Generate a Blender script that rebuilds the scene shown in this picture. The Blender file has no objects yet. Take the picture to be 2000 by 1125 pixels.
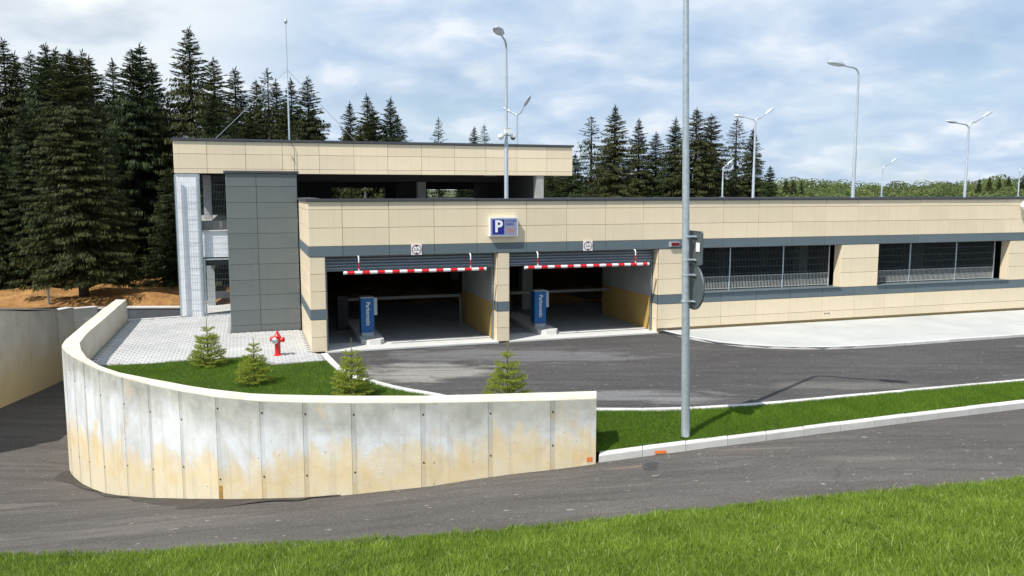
import bpy, bmesh, math, random
import numpy as np
from mathutils import Vector, Matrix
from mathutils.geometry import tessellate_polygon
R = math.radians
rng = np.random.default_rng(7)
random.seed(7)
scene = bpy.context.scene
col = scene.collection

# ------------------------------------------------------------------ camera, sky, sun, exposure
cam_d = bpy.data.cameras.new('camera'); cam = bpy.data.objects.new('camera', cam_d); col.objects.link(cam)
cam.location = (0, 0, 4.3)
cam.rotation_euler = (R(90) - math.atan(187.5 / 1600.0), 0, 0)
cam_d.sensor_width = 36; cam_d.lens = 28.8; cam_d.clip_start = .1; cam_d.clip_end = 3000
scene.camera = cam
SUN_EL, SUN_DX, SUN_DY = R(53), .682, .731           # light travels to the right and away
sun_d = bpy.data.lights.new('sun', 'SUN'); sun_d.energy = 5.0; sun_d.angle = R(.5); sun_d.color = (1, .955, .88)
sun = bpy.data.objects.new('sun', sun_d); col.objects.link(sun)
sdir = Vector((SUN_DX * math.cos(SUN_EL), SUN_DY * math.cos(SUN_EL), -math.sin(SUN_EL)))
sun.rotation_euler = sdir.to_track_quat('-Z', 'Y').to_euler(); sun.location = (-40, -40, 60)

world = bpy.data.worlds.new('World'); scene.world = world; world.use_nodes = True
wt = world.node_tree; wt.nodes.clear()
def wn(t, **k):
    n = wt.nodes.new(t)
    for a, b in k.items(): setattr(n, a, b)
    return n
wl = wt.links.new
sky = wn('ShaderNodeTexSky', sky_type='NISHITA', sun_disc=False)
sky.sun_elevation = SUN_EL; sky.sun_rotation = math.atan2(-SUN_DX, -SUN_DY); sky.altitude = 900; sky.air_density = 1.0; sky.dust_density = .6
bg_sky = wn('ShaderNodeBackground'); bg_sky.inputs['Strength'].default_value = .10
wl(sky.outputs[0], bg_sky.inputs[0])
tc = wn('ShaderNodeTexCoord')
sep = wn('ShaderNodeSeparateXYZ'); wl(tc.outputs['Generated'], sep.inputs[0])
def wm(op, a, b=None, clamp=False):
    n = wn('ShaderNodeMath', operation=op); n.use_clamp = clamp
    for i, x in enumerate((a, b)):
        if x is None: continue
        if hasattr(x, 'links'): wl(x, n.inputs[i])
        else: n.inputs[i].default_value = x
    return n.outputs[0]
zc = wm('MAXIMUM', sep.outputs[2], 0.0)
den = wm('ADD', zc, .27)
px = wm('DIVIDE', sep.outputs[0], den); py = wm('DIVIDE', sep.outputs[1], den)
comb = wn('ShaderNodeCombineXYZ'); wl(px, comb.inputs[0]); wl(py, comb.inputs[1])
def wnoise(scale, det, rough, off, dist=0.):
    mp = wn('ShaderNodeMapping'); mp.inputs['Location'].default_value = off; wl(comb.outputs[0], mp.inputs[0])
    n = wn('ShaderNodeTexNoise'); n.inputs['Scale'].default_value = scale; n.inputs['Detail'].default_value = det
    n.inputs['Roughness'].default_value = rough; n.inputs['Distortion'].default_value = dist
    wl(mp.outputs[0], n.inputs['Vector']); return n.outputs['Fac']
def wramp(fac, pts):
    r = wn('ShaderNodeValToRGB'); e = r.color_ramp.elements
    while len(e) < len(pts): e.new(.5)
    for el, (p, c) in zip(e, pts): el.position = p; el.color = (*c, 1)
    wl(fac, r.inputs[0]); return r.outputs[0]
n1 = wnoise(1.5, 9, .5, (3.1, 1.7, 0), .25)
n2 = wnoise(4.6, 6, .5, (8.3, 4.2, 0), .25)
cover = wramp(n1, [(.28, (.15,) * 3), (.44, (.88,) * 3), (.56, (1,) * 3)])
shade = wramp(n2, [(.28, (.41, .545, .745)), (.44, (.50, .625, .79)), (.56, (.60, .70, .835)), (.70, (.78, .84, .905))])
# the bank of thick bright cloud high on the left of the view
dotv = wn('ShaderNodeVectorMath', operation='DISTANCE'); wl(tc.outputs['Generated'], dotv.inputs[0]); dotv.inputs[1].default_value = (-.44, .86, .245)
nb = wm('ADD', dotv.outputs['Value'], wm('MULTIPLY', wm('SUBTRACT', n2, .5), .30))
glow = wramp(nb, [(.02, (1,) * 3), (.24, (.0,) * 3)])
mixc = wn('ShaderNodeMix', data_type='RGBA'); wl(glow, mixc.inputs[0]); wl(shade, mixc.inputs[6]); mixc.inputs[7].default_value = (.98, 1.0, .97, 1)
bg_cl = wn('ShaderNodeBackground'); bg_cl.inputs['Strength'].default_value = 1.0; wl(mixc.outputs[2], bg_cl.inputs[0])
mix = wn('ShaderNodeMixShader'); wl(wm('MAXIMUM', cover, glow), mix.inputs[0]); wl(bg_sky.outputs[0], mix.inputs[1]); wl(bg_cl.outputs[0], mix.inputs[2])
wo = wn('ShaderNodeOutputWorld'); wl(mix.outputs[0], wo.inputs[0])
vs = scene.view_settings; vs.view_transform = 'Standard'; vs.look = 'None'; vs.exposure = .16; vs.gamma = 1; vs.use_curve_mapping = False
scene.cycles.max_bounces = 6; scene.cycles.diffuse_bounces = 4; scene.cycles.transparent_max_bounces = 8
scene.cycles.use_denoising = True

# ------------------------------------------------------------------ materials
def new_mat(name):
    m = bpy.data.materials.new(name); m.use_nodes = True; nt = m.node_tree; nt.nodes.clear()
    return m, nt
class N:
    """small node-graph writer"""
    def __init__(s, name):
        s.m, s.t = new_mat(name)
        s.tc = s.t.nodes.new('ShaderNodeTexCoord'); s.obj = s.tc.outputs['Object']
        s.out = s.t.nodes.new('ShaderNodeOutputMaterial')
    def n(s, t, **k):
        x = s.t.nodes.new(t)
        for a, b in k.items(): setattr(x, a, b)
        return x
    def set(s, sock, v):
        if hasattr(v, 'links'): s.t.links.new(v, sock)
        elif isinstance(v, (tuple, list)) and len(v) == 3 and sock.type == 'RGBA': sock.default_value = (*v, 1)
        else: sock.default_value = v
    def noise(s, scale, det=5, rough=.55, vec=None, stretch=None, dist=0., out='Fac'):
        v = vec or s.obj
        if stretch:
            mp = s.n('ShaderNodeMapping'); mp.inputs['Scale'].default_value = stretch; s.set(mp.inputs[0], v); v = mp.outputs[0]
        x = s.n('ShaderNodeTexNoise'); s.set(x.inputs['Vector'], v)
        x.inputs['Scale'].default_value = scale; x.inputs['Detail'].default_value = det; x.inputs['Roughness'].default_value = rough
        x.inputs['Distortion'].default_value = dist
        return x.outputs[out]
    def ramp(s, fac, pts):
        r = s.n('ShaderNodeValToRGB'); e = r.color_ramp.elements
        while len(e) < len(pts): e.new(.5)
        for el, (p, c) in zip(e, pts):
            el.position = p; el.color = (*c, 1) if isinstance(c, tuple) else (c, c, c, 1)
        s.set(r.inputs[0], fac); return r.outputs[0]
    def mix(s, fac, a, b, mode='MIX'):
        x = s.n('ShaderNodeMix', data_type='RGBA', blend_type=mode); s.set(x.inputs[0], fac); s.set(x.inputs[6], a); s.set(x.inputs[7], b); return x.outputs[2]
    def math(s, op, a, b=None, c=None, clamp=False):
        x = s.n('ShaderNodeMath', operation=op); x.use_clamp = clamp
        for i, v in enumerate((a, b, c)):
            if v is not None: s.set(x.inputs[i], v)
        return x.outputs[0]
    def xyz(s, vec=None):
        x = s.n('ShaderNodeSeparateXYZ'); s.set(x.inputs[0], vec or s.obj); return x.outputs
    def bump(s, h, strength=.3, dist=.02):
        b = s.n('ShaderNodeBump'); b.inputs['Strength'].default_value = strength; b.inputs['Distance'].default_value = dist; s.set(b.inputs['Height'], h); return b.outputs[0]
    def rand(s): return s.n('ShaderNodeObjectInfo').outputs['Random']
    def hsv(s, colr, h=.5, sat=1., v=1.):
        x = s.n('ShaderNodeHueSaturation'); s.set(x.inputs['Color'], colr); s.set(x.inputs['Hue'], h); s.set(x.inputs['Saturation'], sat); s.set(x.inputs['Value'], v); return x.outputs[0]
    def done(s, colr, rough=.6, metal=0., normal=None, spec=.5, emit=None):
        p = s.n('ShaderNodeBsdfPrincipled'); s.set(p.inputs['Base Color'], colr); s.set(p.inputs['Roughness'], rough); s.set(p.inputs['Metallic'], metal)
        s.set(p.inputs['Specular IOR Level'], spec)
        if normal is not None: s.t.links.new(normal, p.inputs['Normal'])
        s.t.links.new(p.outputs[0], s.out.inputs[0]); return s.m
def plain(name, c, rough=.5, metal=0., var=.08, scale=6., spec=.5):
    g = N(name); nz = g.noise(scale, 4)
    colr = g.mix(g.ramp(nz, [(.3, 0.), (.7, 1.)]), tuple(x * (1 - var) for x in c), tuple(x * (1 + var) for x in c))
    return g.done(colr, rough, metal, spec=spec)
def panel_mat(name, c, rough, var, mott=.05):
    g = N(name)
    rv = g.n('ShaderNodeMapRange'); g.set(rv.inputs[0], g.rand()); rv.inputs[3].default_value = 1 - var; rv.inputs[4].default_value = 1 + var
    nz = g.noise(1.3, 6, .6, stretch=(1, 1, .5)); fine = g.noise(45, 2)
    base = g.mix(g.ramp(nz, [(.3, 0.), (.7, 1.)]), tuple(x * (1 - mott) for x in c), tuple(x * (1 + mott) for x in c))
    streak = g.ramp(g.noise(7, 4, .6, stretch=(1, 1, .06)), [(.54, 0.), (.8, .24)])
    base = g.mix(streak, base, tuple(x * .6 for x in c))
    return g.done(g.hsv(base, v=rv.outputs[0]), rough, normal=g.bump(fine, .05, .004))
def concrete_mat(name, c, dark, rough=.85, sc=1.6):
    g = N(name)
    big = g.ramp(g.noise(sc, 7, .62, dist=.3), [(.28, 0.), (.72, 1.)])
    pores = g.ramp(g.noise(38, 3, .7), [(.28, 0.), (.42, 1.)])
    colr = g.mix(big, dark, c); colr = g.mix(pores, g.hsv(colr, v=.72), colr)
    return g.done(colr, rough, normal=g.bump(g.noise(60, 4, .7), .25, .01), spec=.25)
M = {}
M['beige'] = panel_mat('beige_cladding', (.75, .635, .455), .42, .055, .05)
M['grey'] = panel_mat('slate_cladding', (.115, .15, .17), .4, .05, .08)
M['tower'] = panel_mat('tower_cladding', (.13, .15, .152), .45, .05, .1)
M['joint'] = plain('joint_backing', (.24, .19, .14), .9)
M['coping'] = plain('coping_sheet', (.07, .075, .085), .4, .2, .1)
M['plinth'] = concrete_mat('ochre_plinth', (.60, .45, .22), (.5, .37, .17))
M['white'] = plain('white_render', (.83, .86, .90), .8, 0, .05, 3)
M['inner'] = concrete_mat('inner_concrete', (.42, .42, .40), (.29, .29, .28))
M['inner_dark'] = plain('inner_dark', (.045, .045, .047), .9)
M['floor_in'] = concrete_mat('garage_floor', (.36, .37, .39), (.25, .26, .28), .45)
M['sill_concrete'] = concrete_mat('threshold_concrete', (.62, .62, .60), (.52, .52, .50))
M['yellow'] = concrete_mat('yellow_wall_paint', (.52, .36, .12), (.42, .28, .09), .6)
M['shutter'] = plain('shutter_steel', (.23, .28, .32), .35, .55, .1, 8)
M['galv'] = plain('galvanised_steel', (.47, .53, .57), .42, .55, .14, 14)
M['lampgrey'] = plain('lamp_paint', (.47, .52, .57), .45, .4, .08)
M['wire'] = plain('fence_wire', (.45, .47, .47), .5, .4)
M['whitewire'] = plain('fence_wire_bright', (.7, .72, .7), .5, .2)
M['darkwire'] = plain('fence_wire_dark', (.12, .14, .15), .5, .4)
M['red'] = plain('red_enamel', (.62, .012, .02), .3)
M['hyd'] = plain('hydrant_red', (.60, .02, .022), .28, 0, .1, 12)
M['hydcap'] = plain('hydrant_cap_metal', (.62, .64, .66), .3, .7)
M['whitep'] = plain('white_paint', (.80, .80, .80), .4)
M['black'] = plain('black_paint', (.012, .012, .014), .5)
M['blue'] = plain('blue_sign_face', (.012, .016, .26), .35)
M['kiosk'] = plain('kiosk_blue', (.012, .115, .33), .35, 0, .05)
M['kioskgrey'] = plain('kiosk_grey', (.40, .43, .46), .45)
M['boom'] = plain('boom_grey', (.16, .16, .16), .5)
M['signface'] = plain('sign_face_grey', (.25, .28, .41), .4)
M['led'] = plain('orange_digits', (.62, .17, .07), .5)
M['signback'] = plain('sign_back_grey', (.095, .115, .12), .5, .2, .1)
M['redlens'] = plain('dark_red_lens', (.16, .012, .02), .25)
M['orange'] = plain('orange_marking_paint', (.80, .20, .04), .7)
M['iron'] = plain('cast_iron', (.11, .105, .105), .55, .5, .25, 20)
M['glassdome'] = plain('camera_dome', (.12, .13, .14), .15)
M['kerb'] = None
def kerb_mat():
    g = N('kerb_concrete')
    big = g.ramp(g.noise(2.2, 6, .6), [(.3, 0.), (.75, 1.)])
    rv = g.n('ShaderNodeMapRange'); g.set(rv.inputs[0], g.rand()); rv.inputs[3].default_value = .88; rv.inputs[4].default_value = 1.08
    c = g.mix(big, (.52, .51, .49), (.66, .66, .64))
    sp = g.ramp(g.noise(30, 3, .7), [(.3, .25), (.45, 0.)])
    c = g.mix(sp, c, (.34, .32, .29))
    return g.done(g.hsv(c, v=rv.outputs[0]), .85, normal=g.bump(g.noise(50, 4), .25, .01), spec=.25)
M['kerb'] = kerb_mat()
def paver_mat():
    g = N('paver_concrete')
    rv = g.n('ShaderNodeMapRange'); g.set(rv.inputs[0], g.n('ShaderNodeNewGeometry').outputs['Random Per Island']); rv.inputs[3].default_value = .93; rv.inputs[4].default_value = 1.06
    ro = g.n('ShaderNodeMapRange'); g.set(ro.inputs[0], g.rand()); ro.inputs[3].default_value = .96; ro.inputs[4].default_value = 1.04
    w = g.tc.outputs['Object']
    c = g.mix(g.ramp(g.noise(.7, 5, .6, vec=g.n('ShaderNodeNewGeometry').outputs['Position']), [(.3, 0.), (.7, 1.)]), (.385, .39, .39), (.475, .475, .47))
    c = g.hsv(g.hsv(c, v=rv.outputs[0]), v=ro.outputs[0])
    return g.done(c, .85, normal=g.bump(g.noise(70, 3), .2, .006), spec=.25)
M['paver'] = paver_mat()
def slab_mat():
    g = N('pale_paver_concrete'); pos = g.n('ShaderNodeNewGeometry').outputs['Position']
    c = g.mix(g.ramp(g.noise(.6, 7, .6, vec=pos, dist=.3), [(.3, 0.), (.7, 1.)]), (.40, .41, .40), (.50, .505, .49))
    mp = g.n('ShaderNodeMapping'); mp.inputs['Rotation'].default_value = (0, 0, -YAW_); g.set(mp.inputs[0], pos)
    br = g.n('ShaderNodeTexBrick'); g.set(br.inputs['Vector'], mp.outputs[0]); br.inputs['Scale'].default_value = 1.; br.inputs['Brick Width'].default_value = .2; br.inputs['Row Height'].default_value = .165; br.inputs['Mortar Size'].default_value = .005; br.inputs['Mortar Smooth'].default_value = .6
    c = g.mix(g.math('MULTIPLY', br.outputs['Fac'], .22), c, (.3, .3, .28))
    d = g.ramp(g.noise(2.4, 5, .7, vec=pos, stretch=(.5, 1.6, 1), dist=.8), [(.63, 0.), (.70, .55)])
    c = g.mix(d, c, (.33, .33, .31))
    return g.done(c, .88, normal=g.bump(g.noise(60, 4, .7, vec=pos), .2, .006), spec=.2)
YAW_ = R(18)
M['slab'] = slab_mat()
M['paver_bed'] = plain('joint_sand', (.22, .21, .19), .95)

def asphalt_mat(name, c, patches=()):
    g = N(name); pos = g.n('ShaderNodeNewGeometry').outputs['Position']
    big = g.ramp(g.noise(.5, 6, .6, vec=pos, stretch=(.5, 1.4, 1), dist=.5), [(.3, 0.), (.72, 1.)])
    colr = g.mix(big, tuple(x * .78 for x in c), tuple(x * 1.2 for x in c))
    dust = g.ramp(g.noise(1.7, 8, .72, vec=pos, stretch=(.28, 1.25, 1), dist=.9), [(.55, 0.), (.78, .5)])
    colr = g.mix(dust, colr, (.21, .195, .18))
    for (x, y, rx, ry, colp, s) in patches:           # worn and dusted spots with a shape of their own
        mp = g.n('ShaderNodeMapping'); mp.inputs['Location'].default_value = (-x / rx, -y / ry, 0); mp.inputs['Scale'].default_value = (1 / rx, 1 / ry, 0)
        g.set(mp.inputs[0], pos)
        ln = g.n('ShaderNodeVectorMath', operation='LENGTH'); g.set(ln.inputs[0], mp.outputs[0])
        d = g.math('ADD', ln.outputs['Value'], g.math('MULTIPLY', g.math('SUBTRACT', g.noise(1.3, 7, .65, vec=pos, stretch=(.5, 1.3, 1), dist=.5), .5), 2.6))
        colr = g.mix(g.ramp(d, [(.55, s), (1.05, 0.)]), colr, colp)
    tyre = g.ramp(g.noise(2.6, 6, .65, vec=pos, stretch=(.10, 1.5, 1), dist=.35), [(.38, .55), (.5, 0.), (.60, 0.), (.72, .4)])
    colr = g.mix(tyre, colr, g.mix(g.ramp(g.noise(2.6, 6, .65, vec=pos, stretch=(.10, 1.5, 1), dist=.35), [(.49, 0.), (.51, 1.)]), tuple(x * .6 for x in c), tuple(x * 1.75 for x in c)))
    crack = g.n('ShaderNodeTexVoronoi', feature='DISTANCE_TO_EDGE'); mpc = g.n('ShaderNodeMapping'); mpc.inputs['Scale'].default_value = (.16, .34, 1); dv = g.n('ShaderNodeMix', data_type='RGBA'); dv.inputs[0].default_value = .12
    g.set(mpc.inputs[0], pos); g.set(dv.inputs[6], mpc.outputs[0]); g.set(dv.inputs[7], g.noise(2.2, 5, .6, vec=pos, out='Color')); g.set(crack.inputs['Vector'], dv.outputs[2]); crack.inputs['Scale'].default_value = 1.
    ck = g.math('MULTIPLY', g.ramp(crack.outputs['Distance'], [(.0, .7), (.006, 0.)]), g.ramp(g.noise(.35, 3, .5, vec=pos), [(.52, 0.), (.62, 1.)]))
    colr = g.mix(ck, colr, tuple(x * .35 for x in c))
    grain = g.noise(26, 5, .9, vec=pos)
    colr = g.mix(g.ramp(grain, [(.36, .75), (.46, 0.), (.56, 0.), (.68, .7)]), colr, g.ramp(grain, [(.45, tuple(x * .45 for x in c)), (.55, (.3, .29, .27))]))
    chips = g.ramp(g.noise(9, 2, .5, vec=pos, stretch=(.7, 1.3, 1)), [(.70, 0.), (.74, .6)])
    colr = g.mix(chips, colr, (.36, .34, .31))
    h = g.noise(90, 3, .7, vec=pos)
    return g.done(colr, .88, normal=g.bump(h, .5, .012), spec=.3)
M['yard'] = asphalt_mat('yard_asphalt', (.068, .064, .063), [(-1.9, 19.4, 2.0, 1.1, (.32, .31, .28), .75), (2.4, 17.0, 2.4, .6, (.24, .24, .24), .6), (-.3, 21.4, 4.2, 1.2, (.20, .20, .21), .55), (7.3, 18.0, 1.8, .45, (.2, .19, .17), .45)])
M['road'] = asphalt_mat('road_asphalt', (.096, .087, .080), [(6.0, 13.3, .9, .22, (.2, .18, .14), .3), (-6.5, 13.0, 2.6, .5, (.15, .135, .12), .5), (2.0, 13.5, .5, .10, (.3, .22, .13), .5), (4.2, 14.0, 1.2, .05, (.22, .18, .12), .4), (-9.6, 15.4, 1.0, .3, (.22, .205, .18), .45)])
M['damp'] = plain('damp_asphalt', (.047, .041, .036), .8, 0, .3, 5)

def wall_panel_mat(name='weathered_concrete', dark=1.):
    g = N(name); pos = g.n('ShaderNodeNewGeometry').outputs['Position']; z = g.xyz(pos)[2]
    x = g.xyz(pos)[0]
    mott = g.ramp(g.noise(2.2, 8, .62, vec=pos, dist=.4), [(.3, 0.), (.7, 1.)])
    pale = g.mix(mott, (.54, .545, .53), (.69, .70, .70))
    rv = g.n('ShaderNodeMapRange'); g.set(rv.inputs[0], g.rand()); rv.inputs[3].default_value = .91 * dark; rv.inputs[4].default_value = 1.05 * dark
    # grey weathering that hangs down from the top
    zt = g.math('ADD', z, g.math('MULTIPLY', g.math('SUBTRACT', g.noise(1.5, 7, .62, vec=pos, stretch=(1, 1, .8), dist=.5), .5), 1.15))
    top = g.ramp(zt, [(.05, 0.), (.6, .9)])
    blue = g.ramp(g.noise(1.4, 6, .6, vec=pos, stretch=(1, 1, .7), dist=.8), [(.45, 0.), (.62, .75)]); pale = g.mix(blue, pale, (.72, .755, .80))
    c = g.mix(top, pale, g.mix(mott, (.27, .275, .245), (.48, .475, .41)))
    # ochre silt in the lower part; its line sinks with the road
    line = g.math('SUBTRACT', g.math('MULTIPLY', g.math('MINIMUM', g.math('ADD', x, 3.2), 3.0), .09), .12)
    zb = g.math('ADD', g.math('SUBTRACT', line, z), g.math('MULTIPLY', g.math('SUBTRACT', g.rand(), .6), .34))
    zb = g.math('ADD', zb, g.math('MULTIPLY', g.math('SUBTRACT', g.noise(1.1, 9, .66, vec=pos, stretch=(1.5, 1.5, .6), dist=1.1), .5), 1.9))
    low = g.ramp(zb, [(.0, 0.), (.14, .55), (.5, .92)])
    ochre = g.mix(mott, (.64, .50, .27), (.74, .63, .42))
    c = g.mix(low, c, ochre)
    foot = g.ramp(g.math('ADD', zb, g.math('MULTIPLY', g.noise(3, 5, .6, vec=pos), .3)), [(.75, 0.), (1.25, .7)])
    c = g.mix(foot, c, (.66, .60, .46))
    # rust coloured smears and thin run-off streaks
    sm = g.ramp(g.noise(1.9, 6, .6, vec=pos, stretch=(1, 1, .55), dist=1.2), [(.58, 0.), (.76, .45)])
    c = g.mix(sm, c, (.68, .43, .13))
    run = g.ramp(g.noise(8, 5, .65, vec=pos, stretch=(1, 1, .07)), [(.52, 0.), (.72, .5)])
    c = g.mix(run, c, (.40, .38, .33))
    pit = g.ramp(g.noise(16, 2, .5, vec=pos), [(.24, .6), (.3, 0.)])
    c = g.mix(pit, c, (.2, .18, .15))
    return g.done(g.hsv(c, v=rv.outputs[0]), .88, normal=g.bump(g.math('ADD', g.noise(26, 6, .7, vec=pos), g.noise(3, 4, vec=pos)), .35, .012), spec=.2)
M['wallpanel'] = wall_panel_mat(); M['wallseam'] = wall_panel_mat('weathered_seam', .87)
def wall_top_mat():
    g = N('wall_concrete'); pos = g.n('ShaderNodeNewGeometry').outputs['Position']
    c = g.mix(g.ramp(g.noise(1.6, 8, .62, vec=pos, dist=.4), [(.3, 0.), (.7, 1.)]), (.56, .50, .40), (.66, .63, .56))
    c = g.mix(g.ramp(g.noise(2.3, 6, .6, vec=pos), [(.6, 0.), (.75, .45)]), c, (.66, .47, .22))
    c = g.mix(g.ramp(g.noise(14, 4, .7, vec=pos), [(.28, .5), (.4, 0.)]), c, (.33, .31, .27))
    return g.done(c, .9, normal=g.bump(g.noise(30, 6, .7, vec=pos), .4, .012), spec=.2)
M['walltop'] = wall_top_mat()
M['seam'] = concrete_mat('seam_concrete', (.60, .58, .51), (.47, .465, .43))
def ramp_wall_mat():
    g = N('retaining_concrete'); pos = g.n('ShaderNodeNewGeometry').outputs['Position']; z = g.xyz(pos)[2]
    m_ = g.ramp(g.noise(.9, 7, .6, vec=pos, dist=.3), [(.3, 0.), (.7, 1.)]); c = g.mix(m_, (.50, .47, .41), (.74, .70, .61))
    lo = g.ramp(g.math('ADD', g.math('MULTIPLY', z, -1.), g.math('MULTIPLY', g.noise(.7, 6, .6, vec=pos), 1.6)), [(.0, 0.), (1., 0.)])
    mr = g.n('ShaderNodeMapRange'); g.set(mr.inputs[0], g.math('ADD', z, g.math('MULTIPLY', g.noise(.8, 7, .6, vec=pos), 1.4))); mr.inputs[1].default_value = -1.2; mr.inputs[2].default_value = .2; mr.inputs[3].default_value = .9; mr.inputs[4].default_value = 0.
    c = g.mix(mr.outputs[0], c, (.66, .52, .27))
    c = g.mix(g.ramp(g.noise(5, 4, .6, vec=pos, stretch=(1, 1, .06)), [(.55, 0.), (.75, .35)]), c, (.3, .28, .24))
    return g.done(c, .88, normal=g.bump(g.noise(22, 5, .7, vec=pos), .3, .012), spec=.2)
M['leftwall'] = ramp_wall_mat()
M['darkwall'] = plain('dark_grey_concrete', (.085, .095, .11), .8, 0, .12, 2)  # even dark blue-grey wall colour
M['ochrestain'] = plain('rust_stain', (.33, .20, .05), .8, 0, .25, 9)

def soil_mat():
    g = N('loose_soil'); pos = g.n('ShaderNodeNewGeometry').outputs['Position']
    c = g.mix(g.ramp(g.noise(1.3, 8, .65, vec=pos), [(.3, 0.), (.7, 1.)]), (.24, .12, .045), (.46, .26, .10))
    c = g.mix(g.ramp(g.noise(7, 5, .7, vec=pos), [(.3, .6), (.5, 0.)]), c, (.09, .05, .025))
    return g.done(c, .95, normal=g.bump(g.noise(5, 8, .7, vec=pos), .9, .12), spec=.1)
M['soil'] = soil_mat()
M['forest_floor'] = plain('forest_floor_litter', (.035, .028, .016), .95, 0, .3, 1.5)
M['ground'] = plain('meadow_ground', (.07, .085, .03), .95, 0, .3, .2)
M['turfsoil'] = plain('turf_soil', (.04, .055, .015), .95, 0, .3, 8)
def grass_mat(name, lo, hi, tip):
    g = N(name); at = g.n('ShaderNodeAttribute', attribute_name='tint'); t = at.outputs['Fac']
    pos = g.n('ShaderNodeNewGeometry').outputs['Position']
    c = g.mix(g.ramp(t, [(0., 0.), (.75, 1.)]), lo, hi); c = g.mix(g.ramp(t, [(.86, 0.), (1., 1.)]), c, tip)
    c = g.mix(g.ramp(g.noise(.8, 5, .6, vec=pos), [(.35, .45), (.65, 0.)]), c, lo)
    d = g.n('ShaderNodeBsdfPrincipled'); g.set(d.inputs['Base Color'], c); d.inputs['Roughness'].default_value = .55; d.inputs['Specular IOR Level'].default_value = .25
    tr = g.n('ShaderNodeBsdfTranslucent'); g.set(tr.inputs[0], g.hsv(c, v=1.3))
    ms = g.n('ShaderNodeMixShader'); ms.inputs[0].default_value = .35; g.t.links.new(d.outputs[0], ms.inputs[1]); g.t.links.new(tr.outputs[0], ms.inputs[2]); g.t.links.new(ms.outputs[0], g.out.inputs[0])
    return g.m
M['grass_near'] = grass_mat('bank_grass', (.085, .15, .014), (.29, .405, .052), (.58, .63, .24))
M['grass_bed'] = grass_mat('lawn_grass', (.070, .14, .012), (.175, .295, .028), (.33, .40, .09))
def needle_mat(name, lo, hi, alt, tr_amt=.18):
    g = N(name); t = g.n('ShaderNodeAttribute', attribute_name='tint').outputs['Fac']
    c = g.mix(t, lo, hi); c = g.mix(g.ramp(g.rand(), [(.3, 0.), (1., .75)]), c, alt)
    d = g.n('ShaderNodeBsdfPrincipled'); g.set(d.inputs['Base Color'], c); d.inputs['Roughness'].default_value = .6; d.inputs['Specular IOR Level'].default_value = .2
    tr = g.n('ShaderNodeBsdfTranslucent'); g.set(tr.inputs[0], c)
    ms = g.n('ShaderNodeMixShader'); ms.inputs[0].default_value = tr_amt; g.t.links.new(d.outputs[0], ms.inputs[1]); g.t.links.new(tr.outputs[0], ms.inputs[2]); g.t.links.new(ms.outputs[0], g.out.inputs[0])
    return g.m
M['needles'] = needle_mat('spruce_needles', (.009, .018, .007), (.043, .063, .016), (.058, .058, .014))
M['young'] = needle_mat('young_spruce_needles', (.12, .165, .02), (.46, .53, .085), (.42, .47, .09), .5)
M['bark'] = plain('spruce_bark', (.06, .045, .032), .9, 0, .3, 9)
M['twig'] = plain('young_twig', (.14, .12, .05), .8, 0, .2, 9)
M['leaves'] = needle_mat('far_leaves', (.065, .095, .035), (.19, .235, .075), (.14, .16, .06), .42)  # leaf tones kept close together to put distance haze into the colour

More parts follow.
